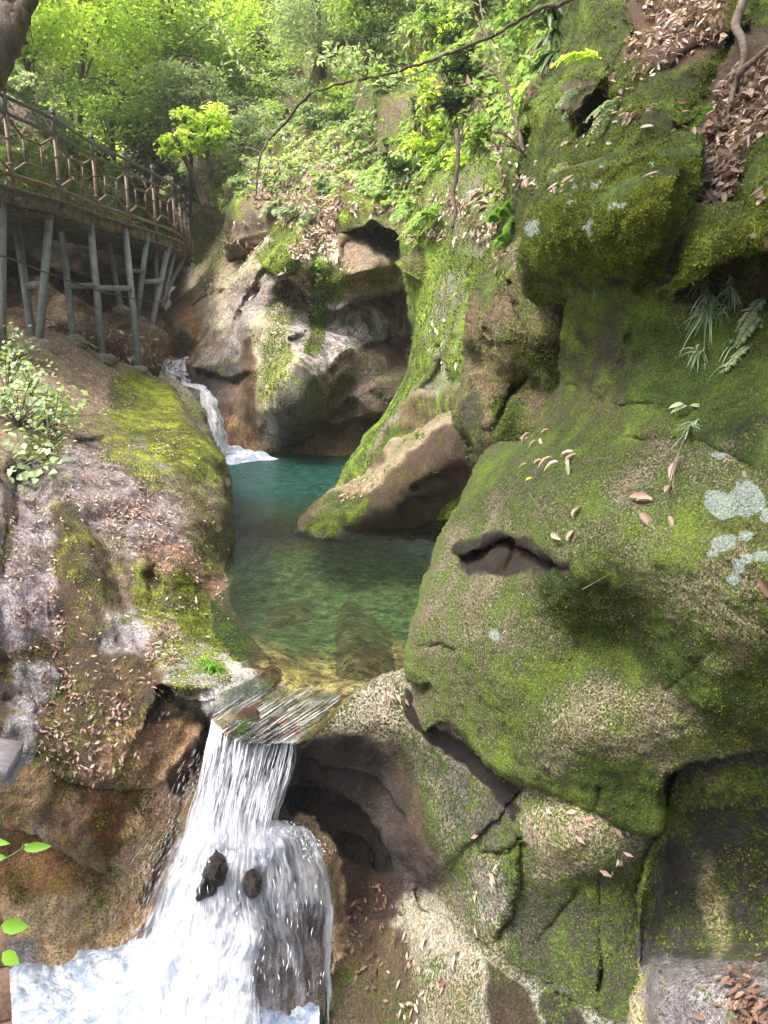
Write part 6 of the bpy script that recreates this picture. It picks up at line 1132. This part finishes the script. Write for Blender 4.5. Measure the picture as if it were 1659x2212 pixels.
p, nn = at(RB, 1495, 885); o = leafmesh('nettle_sprig', np.repeat([p + nn * .03], 4, 0) + np.array([[0, 0, 0], [.01, 0, 0], [-.02, 0, .01], [.02, 0, 0]]), np.array([[0, -.5, 1.]] * 4) + rv(4, .15), np.array([[-1, -.3, .05], [1, -.3, 0], [-.6, -.3, .2], [.7, -.2, .15]]), np.array([.085, .07, .07, .05]), np.array([.03, .026, .026, .02]), M_green_gray, np.array([.8, .7, .9, .6]), shape=11, droop=.3); tag(reloc(o, p), 'small sprig with pointed pale green leaves on the big boulder', 'plant')
# --- foreground twig and leaves at the left edge
FG = empty('foreground_twig', unp(-20, 1880, 1.3)); tag(FG, 'out-of-reach green twig with pointed leaves at the left edge above the orange rock', 'twig')
mb = MB(); mb.tube(smooth([unp(-40, 1880, 1.3), unp(10, 1855, 1.3), (unp(48, 1832, 1.3)), unp(50, 1822, 1.3)], 4), [.0012] * 13, 6); mb.build('stem', M_grass, FG)
def fl(x, y, D, dx, dy, L, W, r, parent=None, nrm=(.15, -.75, .65), mat=M_fern):
    return leafmesh('leaf', [unp(x, y, D)], np.array([nrm], float), np.array([unp(x + dx, y + dy, D) - unp(x, y, D)]), L, W, mat, np.array([r]), parent, shape=11, droop=.08, fold=.25)
fl(48, 1832, 1.3, 1, -.1, .047, .017, .55, FG); fl(46, 1836, 1.3, .6, -.9, .014, .006, .8, FG); fl(-24, 1815, 1.3, 1, .15, .035, .012, .9, FG); fl(-30, 1852, 1.3, 1, .0, .034, .016, .7, FG)
o = fl(2, 1998, 1.2, 1, .06, .042, .024, .6); o.name = 'green_leaf'; tag(reloc(o, unp(2, 1998, 1.2)), 'rounded pale green leaf at the left edge above the foam', 'leaf'); o = fl(6, 2056, 1.2, .8, .55, .032, .022, .8); o.name = 'green_leaf'; tag(reloc(o, unp(6, 2056, 1.2)), 'bright green leaf below the rounded one at the left edge', 'leaf')

# --- moss leaves: tiny upright blades over the mossiest faces
def mossfur(masses, label):
    A_ = []
    for m, cnt, sz in masses:
        n_ = fbm(m.V / .22, 3, 77); w_ = np.clip(m.moss - .30 + n_ * .45, 0, 1); vis = (m.x > -60) & (m.x < 1720) & (m.y > -60) & (m.y < 2280); w_ = w_ * vis; w_ /= w_.sum(); i = RNG.choice(len(m.x), cnt, p=w_)
        sp_ = np.median(m.D) * 5 / F; P = m.V[i] + rv(cnt, sp_ * .6); P -= m.N[i] * ((P - m.V[i]) * m.N[i]).sum(1)[:, None]; L = RNG.uniform(.6, 1.3, cnt) * sz
        P -= m.N[i] * .003; A_.append((P, m.N[i] * .3 + rv(cnt, .7), m.N[i] * 1.0 + rv(cnt, .55) + np.array([0, 0, .15]), L, L * .55, .5 + .35 * fbm(P / .12, 2, 5) + RNG.normal(size=cnt) * .17 + .12 * fbm(P / .6, 2, 9)))
    B_ = [np.concatenate([a[k_] for a in A_]) for k_ in range(6)]
    o = leafmesh('moss', B_[0], B_[1], B_[2], B_[3], B_[4], M_moss, B_[5]); tag(o, label, 'moss', kind='stuff')
M_moss = leaf_mat('moss_blade', [(.028, .038, .008), (.07, .095, .012), (.13, .17, .018), (.23, .27, .035)], .25, .9)
mossfur([(UR, 42000, .020), (BLK_, 26000, .016), (RE, 16000, .016)], 'thick moss cushions on the upper right slabs and block')
mossfur([(RB, 36000, .010), (LR, 7000, .011), (CO, 7000, .018)], 'short moss on the big boulder and the scoured rock below')
mossfur([(LS, 26000, .018), (GR, 24000, .03), (PB, 5000, .02), (BC, 12000, .04), (AL, 4000, .015)], 'bright moss on the left slope, the ridge and the back cliff')

# ------------------------------------------------------------------ thin haze volume, added to lift the far darks
mh, th = newmat('haze_fill'); pv = th.nodes.new('ShaderNodeVolumePrincipled'); pv.inputs['Color'].default_value = (.95, .97, .90, 1); pv.inputs['Density'].default_value = .0011; pv.inputs['Anisotropy'].default_value = .3
th.links.new(pv.outputs[0], th.nodes.new('ShaderNodeOutputMaterial').inputs['Volume'])
hb = MB(); hb.box((0, 20, 4), 120, 110, 42); hz = tag(hb.build('haze', mh, None, False), kind='stuff', label='thin haze added through the gorge to lift the far darks', cat='haze')
